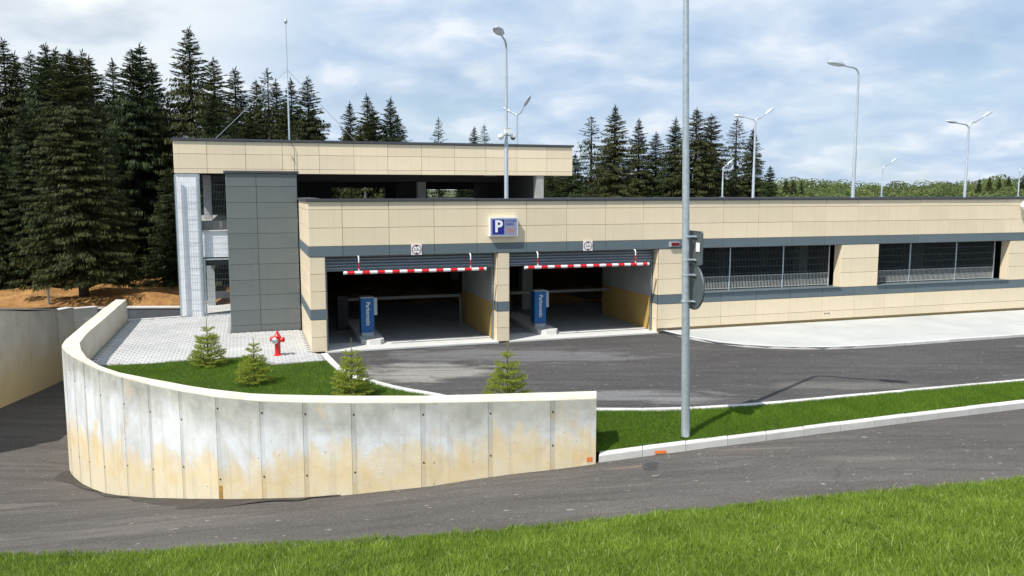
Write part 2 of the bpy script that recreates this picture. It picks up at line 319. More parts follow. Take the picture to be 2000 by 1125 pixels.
# ------------------------------------------------------------------ mesh helpers
class MB:
    def __init__(s): s.v, s.f, s.mi, s.cur = [], [], [], 0
    def add(s, vs, fs):
        o = len(s.v); s.v += [tuple(p) for p in vs]
        for f in fs: s.f.append([i + o for i in f]); s.mi.append(s.cur)
        return s
    def box(s, x0, x1, y0, y1, z0, z1):
        return s.add([(x0, y0, z0), (x1, y0, z0), (x1, y1, z0), (x0, y1, z0), (x0, y0, z1), (x1, y0, z1), (x1, y1, z1), (x0, y1, z1)],
                     [(0, 3, 2, 1), (4, 5, 6, 7), (0, 1, 5, 4), (1, 2, 6, 5), (2, 3, 7, 6), (3, 0, 4, 7)])
    def hexa(s, b, t):
        """eight corners: bottom ring b (counter-clockwise from above) and top ring t"""
        n = len(b)
        return s.add(list(b) + list(t), [tuple(range(n))[::-1], tuple(range(n, 2 * n))] + [(i, (i + 1) % n, (i + 1) % n + n, i + n) for i in range(n)])
    def prism(s, pts, z0, z1):
        return s.hexa([(p[0], p[1], z0) for p in pts], [(p[0], p[1], z1) for p in pts])
    def tube(s, pts, rad, n=10, cap=True):
        pts = [Vector(p) for p in pts]; k = len(pts)
        if not hasattr(rad, '__len__'): rad = [rad] * k
        rings = []
        up = None
        for i, p in enumerate(pts):
            d = (pts[min(i + 1, k - 1)] - pts[max(i - 1, 0)]).normalized()
            if up is None: up = Vector((0, 0, 1)) if abs(d.z) < .9 else Vector((1, 0, 0))
            a = d.cross(up).normalized(); up = a.cross(d).normalized()
            rings.append([p + (a * math.cos(2 * math.pi * j / n) + up * math.sin(2 * math.pi * j / n)) * rad[i] for j in range(n)])
        vs = [q for r in rings for q in r]; fs = []
        for i in range(k - 1):
            for j in range(n):
                fs.append((i * n + j, i * n + (j + 1) % n, (i + 1) * n + (j + 1) % n, (i + 1) * n + j))
        if cap: fs += [tuple(range(n))[::-1], tuple((k - 1) * n + j for j in range(n))]
        return s.add(vs, fs)
    def lathe(s, prof, n=20, at=(0, 0, 0), axis='z'):
        vs, fs = [], []
        for r, h in prof:
            for j in range(n):
                a = 2 * math.pi * j / n; p = (r * math.cos(a), r * math.sin(a), h)
                if axis == 'x': p = (p[2], p[0], p[1])
                elif axis == 'y': p = (p[0], p[2], p[1])
                vs.append((p[0] + at[0], p[1] + at[1], p[2] + at[2]))
        k = len(prof)
        for i in range(k - 1):
            for j in range(n): fs.append((i * n + j, i * n + (j + 1) % n, (i + 1) * n + (j + 1) % n, (i + 1) * n + j))
        fs += [tuple(range(n))[::-1], tuple((k - 1) * n + j for j in range(n))]
        return s.add(vs, fs)
    def mesh(s, name, mats, smooth=False):
        me = bpy.data.meshes.new(name); me.from_pydata(s.v, [], s.f)
        for m in (mats if isinstance(mats, (list, tuple)) else [mats]): me.materials.append(m)
        me.polygons.foreach_set('material_index', s.mi)
        bm = bmesh.new(); bm.from_mesh(me); bmesh.ops.recalc_face_normals(bm, faces=bm.faces); bm.to_mesh(me); bm.free()
        if smooth:
            me.shade_auto_smooth(angle=R(40)) if hasattr(me, 'shade_auto_smooth') else None
            sm = [True] * len(me.polygons); me.polygons.foreach_set('use_smooth', sm)
            try: me.set_sharp_from_angle(angle=R(42))
            except Exception: pass
        me.update(); return me
    def build(s, name, mats, parent=None, loc=(0, 0, 0), rz=0., smooth=False):
        return link(name, s.mesh(name, mats, smooth), parent, loc, rz)
def link(name, data, parent=None, loc=(0, 0, 0), rz=0.):
    o = bpy.data.objects.new(name, data); col.objects.link(o); o.location = loc; o.rotation_euler = (0, 0, rz)
    if parent is not None: o.parent = parent
    return o
def tag(o, label=None, cat=None, group=None, kind=None):
    if label: o['label'] = label
    if cat: o['category'] = cat
    if group: o['group'] = group
    if kind: o['kind'] = kind
    return o
def thing(name, label, cat, loc=(0, 0, 0), rz=0., group=None):
    return tag(link(name, None, None, loc, rz), label, cat, group)
def sheet(name, pts, mat, z=None, parent=None, kind='structure'):
    P3 = [Vector((p[0], p[1], z if z is not None else p[2])) for p in pts]
    tris = tessellate_polygon([P3]); mb = MB(); mb.add(P3, [tuple(t) for t in tris])
    o = mb.build(name, mat, parent)
    for p in o.data.polygons: pass
    bm = bmesh.new(); bm.from_mesh(o.data)
    for f in bm.faces:
        if f.normal.z < 0: f.normal_flip()
    bm.to_mesh(o.data); bm.free()
    if kind: o['kind'] = kind
    return o
def text_mesh(name, body, size, mat, parent, loc, rot=None, extrude=.002, align='LEFT', sx=1., bold=0.):
    cu = bpy.data.curves.new(name, 'FONT'); cu.body = body; cu.size = size; cu.extrude = extrude; cu.align_x = align; cu.align_y = 'CENTER'; cu.offset = bold; cu.resolution_u = 3
    tmp = bpy.data.objects.new(name + '_curve', cu); col.objects.link(tmp)
    dg = bpy.context.evaluated_depsgraph_get(); dg.update()
    me = bpy.data.meshes.new_from_object(tmp.evaluated_get(dg)); bpy.data.objects.remove(tmp); bpy.data.curves.remove(cu)
    m = Matrix.Rotation(R(90), 4, 'X')
    if rot: m = m @ Matrix.Rotation(rot, 4, 'Z')
    m = m @ Matrix.Diagonal((sx, 1, 1, 1))
    me.transform(m); me.materials.clear(); me.materials.append(mat)
    return link(name, me, parent, loc)
def resample(pl, n):
    a = np.array(pl, float); d = np.r_[0, np.cumsum(np.linalg.norm(np.diff(a, axis=0), axis=1))]
    t = np.linspace(0, d[-1], n); return np.stack([np.interp(t, d, a[:, k]) for k in range(a.shape[1])], 1)
def inside(P, poly):
    x, y = P[:, 0], P[:, 1]; ok = np.zeros(len(P), bool); q = np.array([p[:2] for p in poly]); j = len(q) - 1
    for i in range(len(q)):
        xi, yi, xj, yj = *q[i], *q[j]
        c = ((yi > y) != (yj > y)) & (x < (xj - xi) * (y - yi) / ((yj - yi) if yj != yi else 1e-9) + xi)
        ok ^= c; j = i
    return ok
def fast_mesh(name, V, nper, faces_local, mat, tint=None):
    """many equal small pieces: V (n, nper, 3)"""
    n = len(V); me = bpy.data.meshes.new(name); co = V.reshape(-1, 3).astype(np.float32)
    me.vertices.add(len(co)); me.vertices.foreach_set('co', co.ravel())
    loops, starts = [], []; tot = 0
    off = (np.arange(n) * nper)[:, None]
    fl = [np.array(f)[None, :] + off for f in faces_local]
    lens = [len(f) for f in faces_local]
    inter = np.concatenate(fl, 1).ravel()
    ls = np.tile(np.array(lens), n); st = np.r_[0, np.cumsum(ls)[:-1]]
    me.loops.add(len(inter)); me.loops.foreach_set('vertex_index', inter.astype(np.int32))
    me.polygons.add(len(ls)); me.polygons.foreach_set('loop_start', st.astype(np.int32))
    try: me.polygons.foreach_set('loop_total', ls.astype(np.int32))
    except Exception: pass
    me.update(calc_edges=True)
    if tint is not None:
        a = me.attributes.new('tint', 'FLOAT', 'POINT'); a.data.foreach_set('value', np.repeat(tint, nper).astype(np.float32) if len(tint) == n else tint.astype(np.float32))
    me.materials.append(mat); return me

# ------------------------------------------------------------------ survey: the building's own frame and the ground lines (metres)
F0 = Vector((-5.374, 21.637, 0)); YAW = R(18)
UX = Vector((math.cos(YAW), math.sin(YAW), 0)); VX = Vector((-math.sin(YAW), math.cos(YAW), 0))
def W(u, v, z=0.): p = F0 + UX * u + VX * v; return Vector((p.x, p.y, z))
WALL_OUTER = [(1.471, 13.943), (0.886, 13.854), (0.0, 13.766), (-0.702, 13.714), (-1.398, 13.662), (-2.182, 13.645), (-2.971, 13.662), (-3.679, 13.697), (-4.407, 13.784), (-4.902, 13.943), (-5.429, 14.161), (-5.896, 14.424), (-6.396, 14.737), (-6.87, 15.062), (-7.385, 15.446), (-7.896, 15.85), (-8.416, 16.322), (-8.99, 16.927), (-9.491, 17.466), (-9.967, 18.039), (-10.393, 18.587), (-10.65, 19.103), (-10.841, 19.612), (-11.057, 20.296), (-11.627, 21.989), (-12.44, 24.51), (-13.191, 27.003)]
BASE_Z = [-0.45, -0.5, -0.57, -0.65, -0.75, -0.83, -0.92, -0.99, -1.04, -1.11, -1.19, -1.29, -1.4, -1.52, -1.64, -1.77, -1.9, -2.03, -2.12, -2.18, -2.22, -2.25, -2.28, -2.31, -2.38, -2.47, -2.55]
WALL_INNER = [(1.52, 14.424), (-1.441, 14.088), (-2.9, 14.07), (-4.539, 14.209), (-5.7, 14.67), (-6.855, 15.359), (-7.736, 15.896), (-8.452, 16.519), (-9.156, 17.356), (-9.803, 18.34), (-10.261, 19.169), (-10.749, 20.446), (-11.455, 22.708), (-12.816, 27.003)]
BANK = [(8.044, 12.437, -.15), (6.276, 12.112, -.18), (4.584, 11.781, -.2), (3.38, 11.565, -.25), (2.461, 11.476, -.3), (1.49, 11.454, -.4), (0., 11.324, -.5), (-1.488, 11.403, -.65), (-3.785, 11.591, -.85), (-5.825, 11.88, -1.1), (-8.092, 12.374, -1.35)]
LOW_IN = [(1.56, 14.17, -.3), (2.573, 14.278, -.2), (3.623, 14.352, -.1), (6.049, 15.047, -.02), (8.074, 15.754, 0.), (10.677, 16.696, 0.), (40, 27.4, 0.)]
LOW_OUT = [(1.52, 13.925, -.3), (2.532, 14.041, -.2), (3.57, 14.154, -.1), (5.958, 14.826, -.02), (7.953, 15.511, 0.), (10.508, 16.424, 0.), (40, 27.0, 0.)]
STRIP_UP = [(1.58, 15.945), (2.55, 15.926), (3.322, 15.965), (4.392, 16.181), (5.248, 16.404), (6.384, 16.781), (7.692, 17.198), (9.269, 17.706), (11.797, 18.5), (40, 27.8)]
STRIP_UP_IN = [(1.57, 15.80), (2.55, 15.78), (3.284, 15.82), (4.36, 16.03), (5.22, 16.25), (6.35, 16.63), (7.66, 17.05), (9.22, 17.56), (11.75, 18.35), (40, 27.66)]
KERB_BED_OUT = [(-4.915, 21.428), (-4.433, 20.253), (-4.022, 19.338), (-3.672, 18.763), (-3.397, 18.5), (-3.097, 18.22), (-2.738, 17.874), (-2.4, 17.565), (-1.754, 17.153), (-.6, 16.3), (.4, 15.4), (1.2, 14.55)]
KERB_BED_IN = [(-5.06, 21.35), (-4.58, 20.17), (-4.169, 19.25), (-3.80, 18.66), (-3.50, 18.36), (-3.20, 18.08), (-2.84, 17.74), (-2.49, 17.42), (-1.85, 17.0), (-.72, 16.18), (.27, 15.3), (1.0, 14.5)]
PAVE_EDGE = [(-10.55, 19.72), (-8.98, 20.161), (-8.163, 20.535), (-7.392, 20.76), (-6.804, 20.989), (-6.148, 20.131), (-5.925, 19.979), (-5.283, 20.253), (-4.72, 20.5)]
PAVE_R_EDGE = [(4.615, 25.0), (5.223, 23.84), (5.831, 22.979), (6.451, 22.59), (7.055, 22.363), (7.769, 22.251), (8.546, 22.214), (9.353, 22.326), (10.29, 22.552), (12.581, 23.34), (15.353, 24.228), (40, 32.2)]
ZT = .75

# ------------------------------------------------------------------ ground sheets
g = MB(); g.add([(-900, -300, -3.4), (900, -300, -3.4), (900, 1500, -3.4), (-900, 1500, -3.4)], [(0, 1, 2, 3)])
tag(g.build('ground', M['ground']), kind='structure')
yard_poly = [tuple(W(-3.0, 8.2)[:2])] + [(-12.70, 27.05)] + WALL_INNER[::-1][1:] + STRIP_UP + [tuple(W(52, -.5)[:2]), tuple(W(52, 12)[:2]), tuple(W(12, 12)[:2])]
sheet('asphalt_yard', yard_poly, M['yard'], -.012)
# road: cross sections between the inner line (kerb foot, then wall foot) and the outer line (bank foot, then the far wall)
road_in = [(40, 27.0, -.12), (22, 20.54, -.12)] + [(x, y, z - .12) for x, y, z in LOW_OUT[:6]][::-1] + [(x, y, z) for (x, y), z in zip(WALL_OUTER, BASE_Z)] + [(-13.6, 28.6, -2.6), (-13.9, 29.6, -2.65)]
road_out = [(40, 20.0, -.2), (22, 15.9, -.16)] + BANK[:6] + BANK[6:8] + [(-2.2, 11.43, -.72), (-2.9, 11.48, -.8), (-3.785, 11.591, -.85), (-4.4, 11.66, -.93), (-5.1, 11.76, -1.0), (-5.825, 11.88, -1.1), (-6.6, 12.03, -1.17), (-7.4, 12.2, -1.27), (-8.092, 12.374, -1.35), (-8.8, 12.56, -1.42), (-9.5, 12.78, -1.48), (-10.3, 13.1, -1.55), (-11.1, 13.5, -1.62), (-11.9, 14.0, -1.72), (-12.7, 14.6, -1.82), (-13.4, 15.4, -1.92), (-14.0, 16.3, -2.0), (-14.5, 17.3, -2.08), (-14.9, 18.4, -2.16), (-15.2, 19.6, -2.22), (-15.5, 21.0, -2.28), (-15.75, 22.6, -2.34), (-15.985, 24.967, -2.42), (-16.15, 26.2, -2.47), (-16.271, 27.268, -2.52), (-16.564, 29.686, -2.6), (-16.7, 31, -2.65)]
ns = max(len(road_in), len(road_out))
RI = resample(road_in, 140) if False else None
def by_index(pl, n):
    a = np.array(pl, float); t = np.linspace(0, len(a) - 1, n); return np.stack([np.interp(t, np.arange(len(a)), a[:, k]) for k in range(3)], 1)
A, B = by_index(road_in, 150), by_index(road_out, 150)
A2 = A.copy()
NC = 14
rv, rf = [], []
for i in range(150):
    d = (A[i] - B[i]); d[2] = 0; L = np.linalg.norm(d); e = d / L
    for j in range(NC + 1):
        t = j / NC; p = A[i] * (1 - t) + B[i] * t
        if j == 0: p = A[i] + e * .12
        if j == NC: p = B[i] - e * .3
        p[2] += .02 * math.sin(math.pi * t); rv.append(tuple(p))
for i in range(149):
    for j in range(NC): a = i * (NC + 1) + j; rf.append((a, a + 1, a + NC + 2, a + NC + 1))
mb = MB(); mb.add(rv, rf); road = mb.build('road', M['road'], smooth=True); tag(road, kind='structure')
# damp silt along the foot of the curved wall
damp = MB(); wo = np.array([(x, y, z) for (x, y), z in zip(WALL_OUTER, BASE_Z)])
seg = by_index([tuple(p) for p in wo[6:21]], 60); dv, df = [], []
for i in range(60):
    t = i / 59; tg = seg[min(i + 1, 59)] - seg[max(i - 1, 0)]; nrm = np.array([-tg[1], tg[0], 0]); nrm /= np.linalg.norm(nrm)
    if nrm[1] > 0 and i < 40: nrm = -nrm
    if nrm[0] > 0 and i >= 40: nrm = -nrm
    wd = .10 + .52 * math.exp(-((t - .33) / .16) ** 2) + .30 * math.exp(-((t - .93) / .05) ** 2) + .05 * math.sin(t * 40)
    if t < .06 or t > .985: wd *= .3
    q = seg[i] + nrm * wd
    dv += [(seg[i][0], seg[i][1], seg[i][2] + .022), (q[0], q[1], seg[i][2] + .03)]
for i in range(59): df.append((2 * i, 2 * i + 1, 2 * i + 3, 2 * i + 2))
dm = MB(); dm.add(dv, df)
dmo = dm.build('damp_patch', M['damp'], road)
# field of turned soil behind, forest floor, far rise
xs = np.linspace(-70, 4, 300); ys = np.linspace(30.9, 46, 64)
XX, YY = np.meshgrid(xs, ys); ZZ = .02 + .10 * np.clip((YY - 31) / 12, 0, 1)
for k in range(46):
    fx, fy, ph = rng.normal(0, 1.6), rng.normal(0, 2.6), rng.uniform(0, 6.3); ZZ += .028 * np.sin(fx * XX + fy * YY + ph) / (1 + .12 * math.hypot(fx, fy))
ZZ += .20 * np.exp(-((YY - 34.3 - .5 * np.sin(XX * .5)) / .55) ** 2) * (.75 + .35 * np.sin(XX * 1.9) * np.sin(XX * .7)) + .13 * np.exp(-((YY - 32.2) / .5) ** 2)
edge = np.clip((YY - 30.9) / .5, 0, 1); ZZ = ZZ * edge - .10 * (1 - edge)
fv = np.stack([XX, YY, ZZ], 2).reshape(-1, 3); fm = MB(); nx = len(xs)
fm.add(fv.tolist(), [(r * nx + c, r * nx + c + 1, (r + 1) * nx + c + 1, (r + 1) * nx + c) for r in range(len(ys) - 1) for c in range(nx - 1)])
tag(fm.build('soil_field', M['soil'], smooth=True), kind='structure')
mb = MB(); mb.add([(-140, 45.6, .1), (70, 45.6, .1), (90, 130, 0), (-170, 130, 0)], [(0, 1, 2, 3)]); tag(mb.build('forest_floor', M['forest_floor']), kind='structure')
mb = MB(); mb.add([(-140, 20, .5), (-70, 20, .5), (-70, 45.7, .1), (-140, 45.7, .1)], [(0, 1, 2, 3)]); tag(mb.build('forest_margin', M['forest_floor']), kind='structure')
mb = MB(); mb.add([(-120, 131, -2.5), (330, 131, -2.5), (420, 200, -1.5), (-120, 200, -1.5), (480, 330, 4.5), (-120, 330, 4.5), (600, 700, 6), (-200, 700, 6)], [(0, 1, 2, 3), (3, 2, 4, 5), (5, 4, 6, 7)]); tag(mb.build('hill', M['ground']), kind='structure')

# ------------------------------------------------------------------ the grass bank the camera stands on
def bank_z(d, ez): return ez + .02 + d * .285 - .0035 * d * d
bp = [(40, 20, -.2), (22, 15.7, -.16)] + BANK + [(-10.3, 13.0, -1.5), (-12.7, 14.4, -1.75), (-14.3, 16.6, -1.98)]
BB = by_index(bp, 120); BB[:, 1] -= .16; bv, bf = [], []; ND = 22
dirb = np.array([0.10, -1.0])
def bank_dir(x): a = np.array([-.018 * x, -1.0]); return a / np.linalg.norm(a)
for i in range(120):
    e = bank_dir(BB[i][0])
    for j in range(ND + 1):
        d = 11.5 * j / ND
        bv.append((BB[i][0] + e[0] * d, BB[i][1] + e[1] * d, bank_z(d, BB[i][2]) if j else BB[i][2] - .15))
for i in range(119):
    for j in range(ND): a = i * (ND + 1) + j; bf.append((a, a + ND + 1, a + ND + 2, a + 1))
mb = MB(); mb.add(bv, bf); bank = mb.build('grass_bank', M['turfsoil'], smooth=True); tag(bank, kind='structure')

def clump(P):
    s = np.zeros(len(P)); r = np.random.default_rng(3)
    for k in range(14):
        f = r.normal(0, 2.2, 2) * (1 + k * .25); s += np.sin(P[:, 0] * f[0] + P[:, 1] * f[1] + r.uniform(0, 6.3)) / (1 + k * .12)
    return s / 3.5
def blades(base, hmin, hmax, width, lean, two=True, seed=1):
    r = np.random.default_rng(seed); n = len(base); c = clump(base)
    h = (r.uniform(hmin, hmax, n) * (1 + .22 * c)).clip(hmin * .5)
    tall = r.random(n) < .02; h[tall] *= 1.6
    a = r.uniform(0, 2 * np.pi, n); w = width * r.uniform(.7, 1.3, n)
    side = np.stack([np.cos(a), np.sin(a), np.zeros(n)], 1) * w[:, None] * .5
    la = r.uniform(0, 2 * np.pi, n); lm = np.abs(r.normal(0, lean, n)) * h
    bend = np.stack([np.cos(la), np.sin(la), np.zeros(n)], 1) * lm[:, None]; up = np.array([0, 0, 1.])[None] * h[:, None]
    tint = np.clip(r.beta(2, 2.2, n) * .9 + .14 * c, 0, 1); tint[r.random(n) < .03] = 1.
    if two:
        m = base + up * .55 + bend * .3; V = np.stack([base - side, base + side, m + side * .8, m - side * .8, base + up * .97 + bend], 1)
        return V, 5, [(0, 1, 2, 3), (3, 2, 4)], tint
    V = np.stack([base - side, base + side, base + up + bend], 1); return V, 3, [(0, 1, 2)], tint
def bank_points(n, seed):
    r = np.random.default_rng(seed); t = r.uniform(3, 106, n); d = r.uniform(0, 1, n) ** .85 * 6.4
    i0 = t.astype(int); f = (t - i0)[:, None]; E = BB[i0] * (1 - f) + BB[np.minimum(i0 + 1, 119)] * f
    ex = -.018 * E[:, 0]; ln = np.hypot(ex, 1); x = E[:, 0] + ex / ln * d; y = E[:, 1] - d / ln
    jag = .07 * clump(np.stack([x * 3, y * 3], 1)) + .03
    z = bank_z(np.maximum(d, .02), E[:, 2]); P = np.stack([x, y + jag * (d < .3), z - .012], 1)
    keep = (np.abs(x) < y * .72 + 1.2) & (y > 5.6) & (d > .0)
    return P[keep]
bpts = bank_points(700000, 11)[:320000]
V, nper, fl, tint = blades(bpts, .045, .11, .0078, .5, True, 5)
tag(link('grass', fast_mesh('grass', V, nper, fl, M['grass_near'], tint)), 'bright green grass blades of the near bank', 'grass', kind='stuff')

# lawn between the kerbs and lawn of the planting bed
def interp_strip(x):
    lz = np.interp(x, [p[0] for p in LOW_IN], [p[2] for p in LOW_IN]); ly = np.interp(x, [p[0] for p in LOW_IN], [p[1] for p in LOW_IN])
    uy = np.interp(x, [p[0] for p in STRIP_UP_IN], [p[1] for p in STRIP_UP_IN]); return ly, lz, uy
sv, sf = [], []; gx = np.r_[np.linspace(1.5, 13, 60), np.linspace(14, 40, 20)]
for x in gx:
    ly, lz, uy = interp_strip(x)
    for j in range(7): t = j / 6; sv.append((x, ly + (uy - ly) * t, (lz + (.0 - lz) * t) + .015 * math.sin(math.pi * t) - .01))
for i in range(len(gx) - 1):
    for j in range(6): a = i * 7 + j; sf.append((a, a + 1, a + 8, a + 7))
mb = MB(); mb.add(sv, sf); tag(mb.build('lawn_strip', M['turfsoil'], smooth=True), kind='structure')
def strip_points(n):
    r = np.random.default_rng(21); x = 1.5 + r.random(n) ** 1.15 * 14.5; ly, lz, uy = interp_strip(x); t = r.random(n); y = ly + (uy - ly) * t
    return np.stack([x, y, lz * (1 - t) + .015 * np.sin(np.pi * t) - .012], 1)
V, nper, fl, tint = blades(strip_points(170000), .03, .075, .007, .45, False, 6)
tag(link('grass', fast_mesh('grass', V, nper, fl, M['grass_bed'], tint)), 'short green grass of the strip between the two kerbs', 'grass', kind='stuff')
bed_poly = [p for p in WALL_INNER[:11]] + PAVE_EDGE + [KERB_BED_IN[k] for k in range(2, 12)]
bed_poly[0] = (1.0, 14.42)
sheet('planting_bed', bed_poly, M['turfsoil'], .022)
def poly_points(poly, n, z, seed):
    r = np.random.default_rng(seed); q = np.array([p[:2] for p in poly]); lo, hi = q.min(0), q.max(0); P = r.uniform(lo, hi, (n, 2)); P = P[inside(P, poly)]
    return np.c_[P, np.full(len(P), z)]
V, nper, fl, tint = blades(poly_points(bed_poly, 330000, .02, 31), .03, .065, .008, .45, False, 8)
tag(link('grass', fast_mesh('grass', V, nper, fl, M['grass_bed'], tint)), 'short green grass of the planting bed behind the curved wall', 'grass', kind='stuff')

# ------------------------------------------------------------------ pavements with their pavers
pave_poly = [(-12.78, 26.95), (-11.455, 22.75), (-10.749, 20.5)] + PAVE_EDGE[:] + [(-4.72, 20.52), (-5.08, 21.40), tuple(W(.02, -.01)[:2]), tuple(W(-.02, 3.7)[:2]), tuple(W(-2.1, 3.76)[:2]), tuple(W(-2.12, 8.6)[:2]), tuple(W(-3.0, 8.2)[:2]), (-11.37, 27.75), (-12.3, 27.2)]
pavement = sheet('pavement', pave_poly, M['paver_bed'], .028)
PL, PW, PH = .2, .165, .045
us, vs_ = np.arange(-11, 2, PL), np.arange(-3, 10, PW)
cand = []
for i, u in enumerate(us):
    for j, v in enumerate(vs_):
        p = W(u + (PL / 2 if j % 2 else 0), v); cand.append((p.x, p.y))
cand = np.array(cand)
q4 = [cand + np.array(W(a, b)[:2]) - np.array(F0[:2]) for a, b in ((.07, .06), (-.07, .06), (.07, -.06), (-.07, -.06))]
ok = np.ones(len(cand), bool)
for q in q4: ok &= inside(q, pave_poly)
cand = cand[ok]; cand = cand[np.argsort(cand[:, 1])]
def paver_mesh(w, h, t, c=.01, mat='paver'):
    a, b = w / 2 - .006, h / 2 - .006
    mb = MB(); mb.hexa([(-a, -b, 0), (a, -b, 0), (a, b, 0), (-a, b, 0)], [(-a, -b, t - c), (a, -b, t - c), (a, b, t - c), (-a, b, t - c)]); mb.f.pop(1); mb.mi.pop(1)
    o = len(mb.v) - 4; mb.add([(-a + c, -b + c, t), (a - c, -b + c, t), (a - c, b - c, t), (-a + c, b - c, t)], [(0, 1, 2, 3)])
    k = len(mb.v) - 4
    for i in range(4): mb.f.append([o + i, o + (i + 1) % 4, k + (i + 1) % 4, k + i]); mb.mi.append(0)
    return mb.mesh('paver', M[mat])
pm = paver_mesh(PL, PW, PH)
for x, y in cand[:300]:
    o = link('paver', pm, pavement, (x, y, .010 + random.uniform(-.002, .002)), YAW)
rest = cand[300:]
pv = np.array([v.co[:] for v in pm.vertices]); cz, sz = math.cos(YAW), math.sin(YAW)
rot = np.stack([pv[:, 0] * cz - pv[:, 1] * sz, pv[:, 0] * sz + pv[:, 1] * cz, pv[:, 2]], 1)
Vp = rot[None] + np.c_[rest, .010 + rng.uniform(-.002, .002, len(rest))][:, None, :]
tag(link('paver_field', fast_mesh('paver_field', Vp, len(pv), [tuple(p.vertices) for p in pm.polygons], M['paver']), pavement), kind='stuff')
# right pavement
pr_poly = PAVE_R_EDGE + [tuple(W(48, -.0)[:2]), tuple(W(10.45, -.0)[:2])]
pavement2 = sheet('right_pavement', pr_poly, M['slab'], .056)
# ------------------------------------------------------------------ kerbs, stone by stone
def kerb(name, left, right, step, top, depth, zl=None):
    root = tag(link(name, None), kind='structure')
    a = np.array([(p[0], p[1], p[2] if len(p) > 2 else 0.) for p in left]); b = np.array([(p[0], p[1], p[2] if len(p) > 2 else 0.) for p in right])
    L = np.linalg.norm(np.diff(a, axis=0), axis=1).sum(); n = max(2, int(round(L / step))) + 1
    A, B = resample(a, n), resample(b, n)
    for i in range(n - 1):
        d = (A[i + 1] - A[i]); d = d / np.linalg.norm(d) * .003
        j = random.uniform(-.004, .004)
        c4 = [A[i] + d, A[i + 1] - d, B[i + 1] - d, B[i] + d]
        mb = MB(); lo = [(p[0], p[1], p[2] + top - depth) for p in c4]; m_ = [(p[0], p[1], p[2] + top + j - .01) for p in c4]
        cen = sum(c4) / 4; hi = [tuple((p + (cen - p) / np.linalg.norm(cen - p) * .012)[:2]) + (p[2] + top + j,) for p in c4]
        mb.hexa(lo, m_); mb.f.pop(1); mb.mi.pop(1); o = len(mb.v) - 4
        mb.add(hi, [(0, 1, 2, 3)]); k = len(mb.v) - 4
        for s in range(4): mb.f.append([o + s, o + (s + 1) % 4, k + (s + 1) % 4, k + s]); mb.mi.append(0)
        mb.build('kerb_stone', M['kerb'], root)
    return root
kerb('bed_kerb', KERB_BED_OUT, KERB_BED_IN, .75, .055, .2)
k_up = kerb('upper_kerb', [(x, y) for x, y in STRIP_UP if x < 12] + [(24, 22.5)], [(x, y) for x, y in STRIP_UP_IN if x < 12] + [(23.95, 22.36)], 1., .03, .2)
LI = [p for p in LOW_IN if p[0] < 12] + [(24, 21.55, 0)]; LO = [p for p in LOW_OUT if p[0] < 12] + [(24, 21.25, 0)]
k_low = kerb('lower_kerb', LI, LO, .8, .008, .3)
def inset(pl, d):
    a = np.array(pl); t = np.gradient(a, axis=0); t /= np.linalg.norm(t, axis=1)[:, None]; return (a + np.stack([-t[:, 1], t[:, 0]], 1) * d).tolist()
kerb('pavement_kerb', resample(PAVE_R_EDGE, 60)[:40].tolist(), inset(resample(PAVE_R_EDGE, 60), .13)[:40], .8, .062, .2)
pb = [(-12.82, 27.02), (-12.31, 27.26), (-11.37, 27.82), (-10.9, 28.16)]
kerb('back_kerb', pb, [(x + .05, y - .12) for x, y in pb], .8, .085, .2)
mb = MB(); mb.box(-.1, .1, -.006, 0, -.055, .0); om = mb.build('paint_mark', M['orange'], k_low, (2.62, 14.037, -.235), R(8))
# ------------------------------------------------------------------ curved concrete wall in the foreground
cw = thing('concrete_wall', 'curved pale concrete retaining wall with ochre silt stains and formwork seams', 'retaining wall', (0, 0, 0))
SEAM = [(1.471, 13.943), (0.708, 13.836), (-0.369, 13.739), (-1.52, 13.66), (-2.708, 13.656), (-3.546, 13.69), (-4.316, 13.773), (-5.185, 14.06), (-6.007, 14.493), (-6.801, 15.015), (-7.558, 15.583), (-8.359, 16.27), (-9.038, 16.98), (-9.553, 17.54), (-10.119, 18.235), (-10.50, 18.80), (-10.80, 19.50), (-11.057, 20.296), (-11.627, 21.989), (-12.0, 23.2), (-12.44, 24.51), (-12.82, 25.8), (-13.191, 27.003)]
wa = np.array(WALL_OUTER); wz = np.array(BASE_Z)
def base_at(p): i = np.argmin(np.hypot(wa[:, 0] - p[0], wa[:, 1] - p[1])); return float(wz[i])
S = np.array(SEAM); half = .045
body = []
ends = []
for i in range(len(S) - 1):
    d = S[i + 1] - S[i]; L = np.linalg.norm(d); e = d / L; n = np.array([e[1], -e[0]])      # inward (towards the bed) for this direction of travel
    nn = np.array([e[1], -e[0]])
    if (i < 8 and nn[1] < 0) or (i >= 8 and nn[0] < 0): nn = -nn
    a = S[i] + e * (half if i else .0); b = S[i + 1] - e * (half if i < len(S) - 2 else .0)
    ends.append((a, b, nn))
    zb = min(base_at(S[i]), base_at(S[i + 1])) - .12
    mb = MB(); t = .022; bev = .012
    lo = [a, b, b + nn * t, a + nn * t]
    mb.hexa([(*p, zb) for p in lo], [(*p, ZT - .03) for p in lo])
    mb.build('wall_panel', M['wallpanel'], cw)
    body += [a + nn * .006, b + nn * .006]
T = .40
inner = resample(WALL_INNER, len(body)); bz = [min(base_at(p), 0) - .15 for p in body]
bm_ = MB(); nb_ = len(body)
